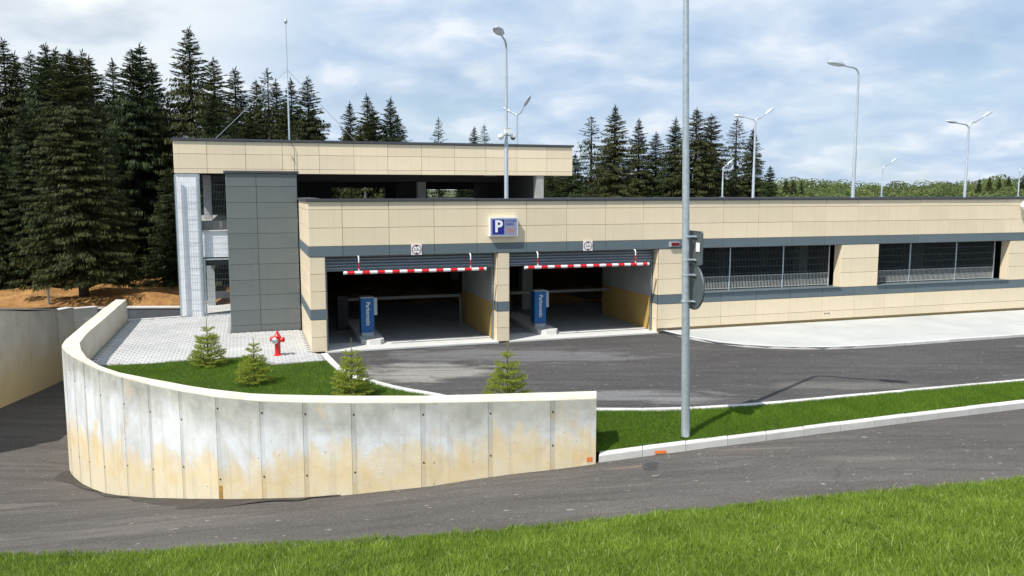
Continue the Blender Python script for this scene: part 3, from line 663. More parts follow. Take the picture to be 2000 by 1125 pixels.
for i, p in enumerate(body):
    q = inner[i]; k = .02
    dirn = (q - p) / np.linalg.norm(q - p)
    bm_.v += [(p[0], p[1], bz[i]), (p[0], p[1], ZT - .035), (p[0] + dirn[0] * .02 - dirn[0] * .018, p[1] + dirn[1] * .002, ZT - .02), (p[0] + dirn[0] * .02, p[1] + dirn[1] * .02, ZT), (q[0] - dirn[0] * .03, q[1] - dirn[1] * .03, ZT), (q[0], q[1], ZT - .025), (q[0], q[1], -.1)]
for i in range(nb_ - 1):
    for j in range(6): a = i * 7 + j; bm_.f.append([a, a + 1, a + 8, a + 7]); bm_.mi.append(1 if j == 0 else 0)
bm_.f.append(list(range(6, -1, -1))); bm_.mi.append(0); bm_.f.append([(nb_ - 1) * 7 + j for j in range(7)]); bm_.mi.append(0)
bm_.build('wall_body', [M['walltop'], M['wallseam']], cw)
hole = MB(); hole.lathe([(.015, -.008), (.015, .004)], 10, axis='y'); hole_me = hole.mesh('tie_hole', M['black'])
for i in range(1, 15):
    a, b, nn = ends[i]; p = S[i]; n2 = (ends[i][2] + ends[i - 1][2]); n2 /= np.linalg.norm(n2)
    rz = math.atan2(n2[1], n2[0]) - R(90); zb = base_at(p)
    for z in ([.52, zb + .42] if i < 8 else [.2, zb + .6]):
        link('tie_hole', hole_me, cw, (p[0] + n2[0] * .008, p[1] + n2[1] * .008, z), rz)
p = S[7]; n2 = ends[7][2] + ends[6][2]; n2 /= np.linalg.norm(n2); rz = math.atan2(n2[1], n2[0]) - R(90)
mb = MB(); zb = base_at(p); mb.box(-.045, .045, -.002, .02, zb - .1, zb + .3); mb.build('rust_run', M['ochrestain'], cw, (p[0], p[1], 0), rz)
mb = MB(); mb.box(-.05, .05, -.003, .0, -.04, .04); mb.build('paint_mark', M['orange'], cw, (1.36, 13.925, -.36), R(8))

# ------------------------------------------------------------------ retaining walls of the ramp on the left
lw = thing('ramp_wall', 'tall weathered retaining wall along the left of the sunken ramp with an unseen higher end added for shadow', 'retaining wall')
LW = [(-14.9, 18.4, -2.3), (-15.2, 19.6, -2.36), (-15.5, 21., -2.4), (-15.75, 22.6, -2.45), (-15.93, 24.3, -2.5), (-15.985, 24.967, -2.52), (-16.15, 26.2, -2.6), (-16.271, 27.268, -2.65), (-16.4, 28.4, -2.7), (-16.5, 29.4, -2.75)]
top_l = [3.0, 3.0, 3.0, 3.0, 3.0, .72, .50, .32, .17, .05]
for k, (i0, i1) in enumerate(((0, 2), (2, 4), (5, 7), (7, 9))):
    mb = MB(); a, b = LW[i0], LW[i1 if k != 1 else 4]
    if k == 2: a = LW[4]
    d = np.array(b[:2]) - np.array(a[:2]); d /= np.linalg.norm(d); n = np.array([-d[1], d[0]]); g_ = .008
    a2, b2 = np.array(a[:2]) + d * g_, np.array(b[:2]) - d * g_
    ta, tb = (3., 3.) if k < 2 else ((.80, .32) if k == 2 else (.32, .05))  # first two sections are unseen, raised to cast the shadow edge on the road
    pts = [a2, b2, b2 + n * .35, a2 + n * .35]
    mb.hexa([(*p, -2.9) for p in pts], [(*pts[0], ta), (*pts[1], tb), (*pts[2], tb), (*pts[3], ta)])
    mb.build('wall_section', M['leftwall'], lw)
mb = MB()
for a, b, ta, tb in ((LW[4], LW[9], .80, .05),):
    d = np.array(b[:2]) - np.array(a[:2]); d /= np.linalg.norm(d); n = np.array([-d[1], d[0]])
    pts = [np.array(a[:2]) - n * .03, np.array(b[:2]) - n * .03, np.array(b[:2]) + n * .40, np.array(a[:2]) + n * .40]
    mb.hexa([(*pts[0], ta + .002), (*pts[1], tb + .002), (*pts[2], tb + .002), (*pts[3], ta + .002)], [(*pts[0], ta + .05), (*pts[1], tb + .05), (*pts[2], tb + .05), (*pts[3], ta + .05)])
mb.build('wall_cap', M['kerb'], lw)
mb = MB(); mb.add([(-70, 18, .55), (-16.35, 18, 2.9), (-16.35, 24.28, 2.9), (-70, 24.28, .55), (-16.35, 24.3, .75), (-70, 24.3, .5), (-16.9, 31.2, -.06), (-70, 31.2, -.02)], [(0, 1, 2, 3), (3, 2, 4, 5), (5, 4, 6, 7)]); tag(mb.build('earth_bank', M['soil']), kind='structure')
mb = MB(); mb.add([(-70, 18, .552), (-16.35, 18, 2.902), (-15.0, 18.35, 2.9), (-14.75, 17.6, -2.1), (-13.9, 15.9, -1.95), (-12.9, 14.5, -1.8), (-12.0, 4.0, 1.2), (-70, 4, -.5), (-15.3, 18.4, 2.9)], [(0, 1, 8, 2, 3, 4, 5, 6, 7)]) if False else mb.add([(-70, 18, .552), (-16.35, 18, 2.902), (-14.9, 18.2, 2.6), (-14.75, 17.4, -2.06), (-13.6, 15.4, -1.92), (-12.9, 14.5, -1.8), (-11.6, 3.0, 1.0), (-70, 3, -.5)], [(0, 1, 2), (0, 2, 3), (0, 3, 4), (0, 4, 7), (4, 5, 7), (5, 6, 7)]); tag(mb.build('grass_slope', M['ground']), kind='structure')
fw = thing('far_ramp_wall', 'low dark grey wall closing the ramp in front of the brown soil', 'retaining wall')
FW = [(-16.5, 29.42), (-16.35, 30.2), (-15.7, 30.75), (-14.6, 30.9), (-12.0, 30.95), (-9.0, 31.0), (-6., 31.05)]
for i in range(len(FW) - 1):
    a, b = np.array(FW[i]), np.array(FW[i + 1]); d = (b - a) / np.linalg.norm(b - a); n = np.array([-d[1], d[0]]); 
    pts = [a + d * .004, b - d * .004, b - d * .004 + n * .3, a + d * .004 + n * .3]
    mb = MB(); mb.hexa([(*p, -2.9) for p in pts], [(*p, -.10 if i > 1 else (-.0 if i == 0 else -.06)) for p in pts]); mb.build('wall_section', M['darkwall'] if i > 1 else M['leftwall'], fw if i > 1 else lw)
    pts = [a - n * .03, b - n * .03, b + n * .33, a + n * .33]
    zc_ = -.098 if i > 1 else (.002 if i == 0 else -.058)
    mb = MB(); mb.hexa([(*p, zc_) for p in pts], [(*p, zc_ + .045) for p in pts]); mb.build('wall_cap', M['kerb'], fw if i > 1 else lw)
mb = MB(); mb.add([(-13.9, 28.5, -2.6), (-16.9, 29.5, -2.6), (-16.9, 31.3, -2.7), (-4, 31.3, -2.8), (-4, 28.6, -2.8)], [(0, 1, 2, 3, 4)]); tag(mb.build('ramp_floor', M['road']), kind='structure')
mb = MB(); mb.hexa([(-13.3, 27.1, -2.9), (-10.2, 28.75, -2.9), (-10.3, 28.95, -2.9), (-13.4, 27.3, -2.9)], [(-13.3, 27.1, -.02), (-10.2, 28.75, -.02), (-10.3, 28.95, -.02), (-13.4, 27.3, -.02)])
tag(mb.build('ramp_side_wall', M['darkwall']), kind='structure')
# ------------------------------------------------------------------ the garage building (local frame: x along the front, y into the building)
gb = thing('parking_garage', 'two storey parking garage clad in cream panels with slate bands', 'building', F0, YAW)
pcache = {}
def panel(par, mat, u0, u1, z0, z1, v=0., t=.028, gap=.0055, name='cladding_panel', face='front'):
    w, h = round(u1 - u0, 3), round(z1 - z0, 3); key = (w, h, mat, face, t)
    if key not in pcache:
        a, b, c = w / 2 - gap, h / 2 - gap, .004; mb = MB()
        fr = [(-a + c, 0, -b + c), (a - c, 0, -b + c), (a - c, 0, b - c), (-a + c, 0, b - c)]; mid = [(-a, c, -b), (a, c, -b), (a, c, b), (-a, c, b)]; bk = [(-a, t, -b), (a, t, -b), (a, t, b), (-a, t, b)]
        vs = fr + mid + bk; fs = [(0, 1, 2, 3), (8, 11, 10, 9)]
        for i in range(4): j = (i + 1) % 4; fs += [(i, i + 4, j + 4, j), (i + 4, i + 8, j + 8, j + 4)]
        if face == 'side': vs = [(y, -x, z) for x, y, z in vs]      # faces -u
        if face == 'right': vs = [(-y, x, z) for x, y, z in vs]     # faces +u
        mb.add(vs, fs); pcache[key] = mb.mesh(name, M[mat])
    me = pcache[key]; jit = random.uniform(-.0015, .0015)
    if face == 'front': loc = ((u0 + u1) / 2, v + jit, (z0 + z1) / 2)
    else: loc = (v + jit, (u0 + u1) / 2, (z0 + z1) / 2)
    return link(name, me, par, loc)
def part(name, mat, par, *boxes, smooth=False):
    mb = MB()
    for b in boxes: mb.box(*b)
    return mb.build(name, M[mat], par, smooth=smooth)
def spans(a, b, cuts): c = [a] + [x for x in cuts if a + .15 < x < b - .15] + [b]; return list(zip(c[:-1], c[1:]))
UEND = 34.
TOPCUT = [.89, 2.14, 3.39, 4.62, 6.09, 7.33, 8.56, 9.80, 11.29, 12.56] + [12.56 + 1.27 * k for k in range(1, 18)]
PIL = [2.59, 2.12, 1.65, 1.17]
# front wall cores
fwall = part('front_wall', 'joint', gb, (0.03, UEND, .031, .33, 2.575, 4.055), (.03, .39, .031, .33, .02, 2.574), (5.25, 5.555, .031, .33, .02, 2.574),
             (10.38, 11.32, .031, .33, .02, 2.574), (17.09, 18.55, .031, .33, 1.171, 2.574), (24.32, UEND, .031, .33, 1.171, 2.574), (11.321, UEND, .031, .33, .13, 1.17))
# rows above the openings
for u0, u1 in spans(0.0, UEND, TOPCUT):
    panel(fwall, 'beige', u0, u1, 3.83, 4.05); panel(fwall, 'beige', u0, u1, 3.345, 3.83); panel(fwall, 'beige', u0, u1, 2.862, 3.345)
    panel(fwall, 'grey', u0, u1, 2.585, 2.86, v=-.012)
def pier(u0, u1, low=True, z_lo=0.02):
    for a, b in zip(PIL[1:], PIL[:-1]): panel(fwall, 'beige', u0, u1, a, b - (.006 if b == 2.59 else 0))
    if low:
        panel(fwall, 'grey', u0, u1, .89, 1.17); panel(fwall, 'beige', u0, u1, .42, .888); panel(fwall, 'beige', u0, u1, z_lo, .42)
pier(0., .41); pier(5.235, 5.57); pier(10.35, 11.33, False); pier(17.06, 18.56, False); pier(24.3, 25.6, False); pier(25.6, 26.87, False)
for u0, u1 in ((10.35, 11.33),) : panel(fwall, 'grey', u0, u1, .88, 1.165)
for u0, u1 in spans(11.33, UEND, TOPCUT):
    panel(fwall, 'grey', u0, u1, .88, 1.165)
    panel(fwall, 'beige', u0, u1, .40, .878); panel(fwall, 'beige', u0, u1, .135, .40)
panel(fwall, 'beige', 10.35, 11.33, .40, .878); panel(fwall, 'beige', 10.35, 11.33, .135, .40)
part('plinth', 'plinth', gb, (10.40, UEND, .07, .32, -.02, .128))
# jambs of the two doorways and the windows
for u, w in ((5.205, 1), (10.32, 1), (17.06, 0), (24.3, 0)):
    if w:
        for a, b in [(.02, .42), (.42, .89), (.89, 1.17), (1.17, 1.65), (1.65, 2.12), (2.12, 2.57)]: panel(fwall, 'grey' if a == .89 else 'beige', .035, .33, a, b, v=u, face='side', name='jamb_panel')
    else: panel(fwall, 'beige', .035, .36, 1.18, 2.57, v=u, face='side', name='jamb_panel')
for u in (.42, 5.585):
    for a, b in [(.02, .42), (.42, .89), (.89, 1.17), (1.17, 1.65), (1.65, 2.12), (2.12, 2.57)]: panel(fwall, 'beige', .035, .33, a, b, v=u, face='right', name='jamb_panel')
# coping sheets in lengths
def coping(par, segs, z0, z1, mat='coping'):
    for s in segs: part('coping_sheet', mat, par, (s[0] + .004, s[1] - .004, s[2], s[3], z0, z1))
coping(gb, [(u, min(u + 2.5, UEND), -.05, .36) for u in np.arange(-.05, UEND - .1, 2.5)], 4.058, 4.118)
# left return of the front block
sw = part('side_wall', 'joint', gb, (.031, .33, .332, 3.9, .02, 4.055))
for v0, v1 in ((0.0, 1.27), (1.27, 2.54), (2.54, 3.77)):
    for a, b, m in ((3.83, 4.05, 'beige'), (3.345, 3.83, 'beige'), (2.862, 3.345, 'beige'), (2.585, 2.86, 'grey'), (2.12, 2.583, 'beige'), (1.65, 2.12, 'beige'), (1.17, 1.65, 'beige'), (.89, 1.17, 'grey'), (.42, .888, 'beige'), (.02, .42, 'beige')):
        panel(sw, m, v0 + (.03 if v0 == 0 else 0), v1, a, b, v=0. if m == 'beige' else -.012, face='side')
part('coping_sheet', 'coping', gb, (-.05, .36, .365, 3.77, 4.058, 4.13))
# deck, ceiling, inner walls and floor
part('deck_slab', 'inner', gb, (.34, UEND, .34, 21.5, 3.0, 3.3))
part('far_parapet', 'beige', gb, (6.5, 60, 21.55, 21.85, 2.6, 3.93)); part('coping_sheet', 'coping', gb, (6.5, 60, 21.5, 21.9, 3.932, 3.99))
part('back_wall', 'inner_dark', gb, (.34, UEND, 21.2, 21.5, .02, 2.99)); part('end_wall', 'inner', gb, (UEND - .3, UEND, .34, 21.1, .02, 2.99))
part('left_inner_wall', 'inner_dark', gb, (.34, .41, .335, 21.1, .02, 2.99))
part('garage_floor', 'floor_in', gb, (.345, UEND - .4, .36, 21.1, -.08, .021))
part('threshold_lit_floor', 'sill_concrete', gb, (.36, 5.24, -.04, 1.12, -.1, .026), (5.56, 10.36, -.04, 1.12, -.1, .026))  # runs past the sill so its pale tone paints the sunlit floor
for u in (5.23, 10.34):
    iw = part('bay_wall', 'inner', gb, (u, u + .2, .34, 4.1, 1.08, 2.99)); part('painted_dado', 'yellow', iw, (u - .004, u + .2, .338, 4.102, .022, 1.078))
for u in (8., 14, 20, 26, 31):
    for v in (6., 12., 17): part('inner_column', 'inner', gb, (u, u + .4, v, v + .4, .022, 2.99))
# roller shutters, five slats each
for u0, u1 in ((.43, 5.19), (5.6, 10.3)):
    sh = part('roller_shutter', 'shutter', gb, (u0, u1, .29, .325, 2.16, 2.19))
    for k in range(5):
        mb = MB(); z = 2.19 + k * .085; n = 6; prof = [(.27 + .03 * (1 - math.sin(math.pi * t / n) ** .6), z + .083 * t / n) for t in range(n + 1)]
        vs = [(u, y, zz) for u in (u0, u1) for y, zz in prof]; mb.add(vs, [(i, i + 1, n + 2 + i, n + 1 + i) for i in range(n)]); mb.box(u0, u1, .31, .318, z, z + .083)
        mb.build('slat', M['shutter'], sh)
    part('shutter_guide', 'shutter', sh, (u0 - .0, u0 + .05, .33, .37, .03, 2.55)); part('shutter_guide', 'shutter', sh, (u1 - .05, u1, .33, .37, .03, 2.55))
# windows: sill, posts and welded mesh
wire_cache = {}
def mesh_panel(par, u0, u1, z0, z1, v, hz, mat='wire', r=.0032, step=.05):
    mb = MB(); n = max(1, int((u1 - u0) / step))
    for i in range(n + 1): u = u0 + (u1 - u0) * i / n; mb.box(u - r, u + r, v - r, v + r, z0, z1)
    for z in hz: mb.box(u0, u1, v + r + .0005, v + 3 * r, z - r, z + r)
    return tag(mb.build('wire_mesh', M[mat], par), kind='stuff')
for (u0, u1, posts) in ((11.34, 17.05, (11.5, 13.1, 15.1, 16.9)), (18.57, 24.29, (18.75, 20.27, 22.3, 24.05))):
    wnd = part('window_sill', 'grey', gb, (u0 - .02, u1 + .02, -.05, .5, 1.172, 1.19))
    for p in posts: part('fence_post', 'galv', wnd, (p - .02, p + .02, .40, .44, 1.191, 2.57))
    for a, b in zip(posts[:-1], posts[1:]):
        mesh_panel(wnd, a + .025, b - .025, 1.22, 1.64, .42, (1.24, 1.43, 1.62), 'whitewire', .0048, .055); mesh_panel(wnd, a + .025, b - .025, 1.66, 2.55, .42, (1.70, 1.92, 2.14, 2.36), 'darkwire', .0035, .055)
part('dark_mark', 'black', gb, (16.5, 16.66, -.012, -.001, .325, .332), (16.48, 16.5, -.012, -.001, .30, .325), (16.66, 16.68, -.012, -.001, .30, .33))  # thin dark strips drawing a small mark on the panels
# stair tower
tw = part('stair_tower', 'joint', gb, (-2.06, -.06, 3.811, 7.6, .02, 4.86))
rows = [.0, .25, .71, 1.17, 1.64, 2.12, 2.59, 3.05, 3.51, 3.98, 4.46, 4.855]
for a, b in zip(rows[:-1], rows[1:]):
    panel(tw, 'tower', -2.09, -1.22, a + (.03 if a == 0 else 0), b, v=3.78); panel(tw, 'tower', -1.22, -.035, a + (.03 if a == 0 else 0), b, v=3.78)
    for v0, v1 in ((3.79, 5.06), (5.06, 6.33), (6.33, 7.6)):
        panel(tw, 'tower', v0, v1, a + (.03 if a == 0 else 0), b, v=-2.09, face='side')
        if b > 4.1: panel(tw, 'tower', v0, v1, max(a, 4.14), b, v=-.03, face='right')
part('coping_sheet', 'coping', gb, (-2.14, .03, 3.73, 7.61, 4.862, 4.93))
# upper storey: fascia, roof, soffit
UV, UL, UR = 7.63, -3.78, 10.6
fa = part('fascia', 'joint', gb, (UL + .031, UR - .031, UV + .031, UV + .3, 4.925, 6.015), (UL + .031, UL + .3, UV + .301, 17.5, 4.925, 6.015), (UR - .3, UR - .031, UV + .301, 17.5, 4.925, 6.015), (UL + .301, UR - .301, 17.2, 17.5, 4.925, 6.015))
UPC = [-2.73, -1.48, -.26, .99, 2.2, 3.41, 4.65, 5.89, 7.1, 8.33, 9.54]
for u0, u1 in spans(UL, UR, UPC):
    for a, b in ((5.575, 6.01), (5.08, 5.575), (4.925, 5.08)): panel(fa, 'beige', u0, u1, a, b, v=UV)
for v0 in np.arange(UV + .03, 17.4, 1.24):
    for a, b in ((5.575, 6.01), (5.08, 5.575), (4.925, 5.08)):
        panel(fa, 'beige', v0, min(v0 + 1.24, 17.5), a, b, v=UL, face='side'); panel(fa, 'beige', v0, min(v0 + 1.24, 17.5), a, b, v=UR, face='right')
coping(gb, [(u, min(u + 2.5, UR + .05), UV - .05, UV + .36) for u in np.arange(UL - .05, UR, 2.5)], 6.02, 6.10)
part('coping_sheet', 'coping', gb, (UL - .05, UL + .36, UV + .365, 17.55, 6.02, 6.10)); part('coping_sheet', 'coping', gb, (UR - .36, UR + .05, UV + .365, 17.55, 6.02, 6.10))
part('roof_slab', 'inner', gb, (UL + .31, UR - .31, UV + .31, 17.19, 5.02, 5.4))
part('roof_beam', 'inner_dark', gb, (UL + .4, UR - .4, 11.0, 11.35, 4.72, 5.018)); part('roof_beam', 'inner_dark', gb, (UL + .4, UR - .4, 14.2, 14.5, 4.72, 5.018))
for (u, v, ln, ang) in ((2.3, 8.6, 1.5, 0), (7.8, 9.4, .5, 0), (8.6, 12.2, 1.6, R(90)), (1.6, 15.2, 1.4, 0), (7.6, 15.6, 1.5, 0)):
    mb = MB(); mb.box(-ln / 2, ln / 2, -.06, .06, 0, .06); lmp = mb.build('strip_light', M['whitep'], gb, (u, v, 4.94), ang)
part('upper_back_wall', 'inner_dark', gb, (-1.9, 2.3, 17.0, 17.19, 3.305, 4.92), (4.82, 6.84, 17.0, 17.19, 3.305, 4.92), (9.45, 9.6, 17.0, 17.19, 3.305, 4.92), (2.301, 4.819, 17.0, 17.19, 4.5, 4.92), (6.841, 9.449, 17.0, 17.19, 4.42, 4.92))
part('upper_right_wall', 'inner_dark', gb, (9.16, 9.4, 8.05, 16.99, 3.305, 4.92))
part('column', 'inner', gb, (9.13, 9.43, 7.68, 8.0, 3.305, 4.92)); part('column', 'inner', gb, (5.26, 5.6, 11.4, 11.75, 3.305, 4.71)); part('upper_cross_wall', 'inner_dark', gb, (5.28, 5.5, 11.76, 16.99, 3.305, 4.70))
part('deck_slab', 'inner', gb, (UL + .2, .33, UV + .4, 17.5, 2.75, 3.3))
# white pier, spandrel and gate on the left
part('white_pier', 'white', gb, (UL + .03, -3.05, 7.68, 8.05, -.02, 4.92)); part('spandrel', 'white', gb, (-3.049, -2.1, 7.72, 8.0, 2.07, 2.96)); part('spandrel_sill', 'kerb', gb, (-3.0, -2.1, 7.66, 8.02, 2.962, 3.0))
part('stair_pier', 'kioskgrey', gb, (-3.02, -2.74, 10.5, 10.8, -.02, 2.74), (-3.02, -2.74, 10.5, 10.8, 3.31, 4.92)); part('stair_soffit', 'inner_dark', gb, (-3.04, -2.1, 8.06, 10.4, 1.75, 2.06))
part('porch_floor', 'sill_concrete', gb, (UL + .05, .3, 8.06, 12.0, -.05, .03)); part('low_wall', 'darkwall', gb, (UL + .1, -2.1, 12.05, 12.25, -.05, .35))
hz = []
for z in np.arange(.12, 4.9, .25): hz.append(z)
for z in (.62, 1.34, 2.06, 2.5, 2.95, 3.75, 4.3): hz += [z, z + .04]
fm_ = part('fence_post', 'galv', gb, (UL + .0, UL + .05, 7.50, 7.55, .03, 4.88), (-3.10, -3.05, 7.50, 7.55, .03, 4.88))
mesh_panel(fm_, UL + .06, -3.11, .06, 4.86, 7.525, hz, 'wire', .0024, .07)
mesh_panel(fm_, -3.04, -2.12, 3.02, 4.86, 7.76, [3.05, 3.3, 3.55, 3.8, 4.05, 4.3, 4.55, 4.8], 'darkwire', .003, .05)
mesh_panel(fm_, -3.04, -2.12, 2.1, 2.92, 7.66, [2.12, 2.3, 2.5, 2.7, 2.9], 'wire', .002, .06)
mesh_panel(fm_, UL - .02, UL, .06, 4.86, 7.56, hz, 'darkwire', .004, .05)
gate = part('gate', 'galv', gb, (-2.98, -2.92, 7.60, 7.65, .05, 2.03), (-2.16, -2.11, 7.60, 7.65, .05, 2.03), (-2.919, -2.161, 7.60, 7.65, 1.98, 2.03), (-2.919, -2.161, 7.60, 7.65, .05, .10))
mesh_panel(gate, -2.9, -2.18, .11, 1.97, 7.625, [.3, .5, .7, .9, 1.1, 1.3, 1.32, 1.5, 1.7, 1.9], 'darkwire', .003, .05)
part('gate_post', 'galv', gb, (-3.04, -2.99, 7.60, 7.65, .03, 4.9))
# ------------------------------------------------------------------ things on and around the front
def at_front(name, label, cat, u, v, z, group=None): return thing(name, label, cat, W(u, v, z), YAW, group)
# parking sign box
ps = at_front('parking_sign', 'grey box sign with blue P square and free places text above the doors', 'sign', 4.95, 0., 3.06)
mb = MB(); mb.box(0, .82, -.15, -.012, 0, .53); mb.build('sign_box', M['whitep'], ps)
mb = MB(); mb.box(.025, .795, -.156, -.1505, .025, .505); fc = mb.build('sign_face', M['signface'], ps)
mb = MB(); mb.box(.075, .415, -.161, -.1565, .06, .47); mb.build('blue_square', M['blue'], ps)
text_mesh('letter', 'P', .46, M['whitep'], ps, (.135, -.163, .265), bold=.014)
text_mesh('lettering', 'LOCURI', .096, M['blue'], ps, (.445, -.1575, .43), sx=.93)
text_mesh('lettering', 'LIBERE', .096, M['blue'], ps, (.445, -.1575, .335), sx=.93)
text_mesh('digits', '172', .155, M['led'], ps, (.47, -.1575, .15), bold=.004)
# height limit signs
def height_sign(u, label):
    s = at_front('height_sign', label, 'sign', u, -.012, 2.585, 'height limit signs above the doors')
    mb = MB(); mb.box(-.145, .145, -.02, -.002, 0, .285); mb.build('plate', M['whitep'], s)
    mb = MB(); n = 40; vs = []
    for r in (.134, .112):
        for y in (-.0205, -.0235): vs += [(r * math.cos(2 * math.pi * i / n), y, .1425 + r * math.sin(2 * math.pi * i / n)) for i in range(n)]
    fs = []
    for i in range(n): j = (i + 1) % n; fs += [(n + i, n + j, 3 * n + j, 3 * n + i), (i, j, n + j, n + i), (2 * n + i, 3 * n + i, 3 * n + j, 2 * n + j)]
    mb.add(vs, fs); mb.build('red_ring', plain('ring_red', (.30, .03, .06), .4) if 'ring_red' not in bpy.data.materials else bpy.data.materials['ring_red'], s)
    for sg in (1, -1):
        mb = MB(); zc_ = .1425; mb.add([(-.045, -.0245, zc_ + sg * .118), (.045, -.0245, zc_ + sg * .118), (0, -.0245, zc_ + sg * .068), (-.045, -.021, zc_ + sg * .118), (.045, -.021, zc_ + sg * .118), (0, -.021, zc_ + sg * .068)], [(0, 1, 2), (3, 5, 4), (0, 2, 5, 3), (1, 4, 5, 2), (0, 3, 4, 1)]); mb.build('arrow', M['black'], s)
    text_mesh('digits', '2,0', .105, M['black'], s, (-.012, -.0215, .1425), align='CENTER')
    text_mesh('unit', 'm', .06, M['black'], s, (.075, -.0215, .128), align='CENTER')
    return s
height_sign(2.88, 'round 2,0 m height limit on white plate over the left garage door')
height_sign(7.99, 'round 2,0 m height limit on white plate over the right garage door')
# striped height bars
def height_bar(u0, u1, hangers, label):
    b = at_front('height_bar', label, 'height bar', u0, -.10, 2.145, 'striped height bars at the doors'); L = u1 - u0
    mb = MB(); x = 0.; k = 0; cuts = [0, .09]
    while cuts[-1] < L - .25: cuts.append(cuts[-1] + .203)
    cuts += [L - .07, L] if L - .07 - cuts[-1] > .02 else [L]
    n = 12
    for i in range(len(cuts) - 1):
        mb.cur = 1 if i % 2 else 0; mb.tube([(cuts[i], 0, 0), (cuts[i + 1], 0, 0)], .045, n, cap=True)
    mb.build('bar', [M['whitep'], M['red']], b, smooth=True)
    for h in hangers:
        mb = MB(); x = h - u0
        mb.cur = 0; mb.tube([(x, 0, .03), (x, 0, .10)], .016, 8); mb.cur = 1; mb.tube([(x, 0, .10), (x, 0, .27)], .016, 8)
        mb.cur = 0; mb.tube([(x, 0, .27), (x, 0, .36), (x, .02, .41), (x, .09, .44)], .016, 8); mb.build('hanger', [M['whitep'], M['red']], b, smooth=True)
height_bar(.88, 4.85, (1.29, 4.4), 'red and white striped height bar hanging in the left doorway')
height_bar(6.0, 9.96, (6.4, 9.51), 'red and white striped height bar hanging in the right doorway')
rl = at_front('red_display', 'small dark red display box on the slate band right of the doors', 'display', 10.67, -.012, 2.65)
mb = MB(); mb.box(0, .34, -.07, -.001, 0, .14); mb.build('housing', M['kioskgrey'], rl); mb = MB(); mb.box(.05, .325, -.075, -.0705, .018, .122); mb.build('lens', M['redlens'], rl)
wlp = at_front('wall_lamp', 'white wall floodlight at the right end of the cream facade', 'lamp', 24.62, -.0, 3.72)
mb = MB(); mb.lathe([(.03, 0), (.12, .03), (.16, .10), (.15, .2), (.09, .28), (.03, .31)], 18, at=(0, -.22, -.03)); mb.build('shade', M['whitep'], wlp, smooth=True); mb = MB(); mb.tube([(0, -.22, .1), (0, .0, .1)], .03, 8); mb.build('bracket', M['kioskgrey'], wlp)
# islands, payment posts and barriers
for k, (du, side) in enumerate(((0., 'left'), (5.30, 'right'))):
    isl = at_front('concrete_island', f'pale pointed concrete island under the payment post in the {side} doorway', 'island', 1.42 + du, .55, .02, 'islands of the payment posts')
    mb = MB(); pts = [(0, 4.0), (0, .22), (.2, .0), (.52, .0), (.66, .22), (.66, 4.0)][::-1]
    mb.hexa([(p[0], p[1], 0) for p in pts], [(p[0] * .96 + .013, p[1] + (.02 if p[1] < 1 else 0), .14) for p in pts]); mb.build('island_body', M['sill_concrete'], isl)
    kk = at_front('payment_post', f'blue white lettered payment post on the island of the {side} doorway', 'ticket machine', 1.50 + du, 1.28, .162, 'payment posts in the doorways')
    mb = MB(); mb.box(.02, .36, .01, .36, 0, .10); mb.build('foot', M['kioskgrey'], kk)
    mb = MB(); mb.box(0, .375, 0, .37, .102, 1.10); mb.build('cabinet', M['kiosk'], kk); mb = MB(); mb.box(-.006, .381, -.006, .376, 1.102, 1.13); mb.build('cap', M['kioskgrey'], kk)
    mb = MB(); mb.box(.378, .47, .02, .25, .60, 1.10); mb.build('reader_panel', M['kioskgrey'], kk)
    text_mesh('lettering', 'Parkomatic', .165, M['whitep'], kk, (.20, -.003, .995), rot=R(-90), align='LEFT', sx=.93, bold=.002)
    br = at_front('barrier', f'dim barrier with pale lowered boom deep in the {side} doorway', 'barrier', 1.05 + du, 3.3, .02, 'barriers behind the doors')
    mb = MB(); mb.box(0, .32, 0, .36, 0, 1.08); mb.build('cabinet', M['black'], br); mb = MB(); mb.box(.33, 3.95, .14, .2, .90, .99); mb.build('boom', M['boom'], br)
    if k == 0:
        bs = at_front('boom_rest', 'thin post carrying the end of the left barrier boom', 'post', 5.0, 3.46, .02); mb = MB(); mb.box(-.03, .03, -.03, .03, 0, .87); mb.box(-.05, .05, -.05, .05, .87, .885); mb.build('post', M['boom'], bs)
dr = at_front('drain_grate', 'narrow slotted drain grate at the foot of the left doorway', 'drain', .42, -.16, -.01)
mb = MB(); mb.box(0, 4.8, 0, .1, 0, .004); mb.build('channel', M['black'], dr)
mb = MB()
for i in range(120): mb.box(i * .04, i * .04 + .018, .005, .095, .0045, .010)
tag(mb.build('grate_bars', M['galv'], dr), kind='stuff')

# hydrant
hy = thing('fire_hydrant', 'red fire hydrant with a silver front cap on the paving', 'hydrant', (-6.126, 21.089, .052), R(-12))
mb = MB(); mb.lathe([(.105, 0), (.105, .02), (.08, .03), (.075, .06), (.075, .33), (.088, .345), (.098, .37), (.10, .43), (.095, .48), (.105, .485), (.105, .505), (.088, .515), (.06, .57), (.03, .615), (.026, .64), (.012, .65)], 22); mb.build('body', M['hyd'], hy, smooth=True)
for sx in (-1, 1):
    mb = MB(); mb.lathe([(.055, sx * .06), (.055, sx * .14), (.068, sx * .142), (.068, sx * .185), (.05, sx * .195), (.025, sx * .20)], 16, at=(0, 0, .425), axis='x'); mb.build('side_cap', M['hyd'], hy, smooth=True)
mb = MB(); mb.lathe([(.068, -.06), (.068, -.12), (.082, -.122), (.082, -.165), (.06, -.18), (.03, -.19)], 18, at=(0, 0, .41), axis='y'); mb.build('front_cap', M['hydcap'], hy, smooth=True)
mh = thing('manhole_cover', 'round iron manhole cover at the foot of the lower kerb', 'manhole', (2.47, 13.42, -.322), 0)
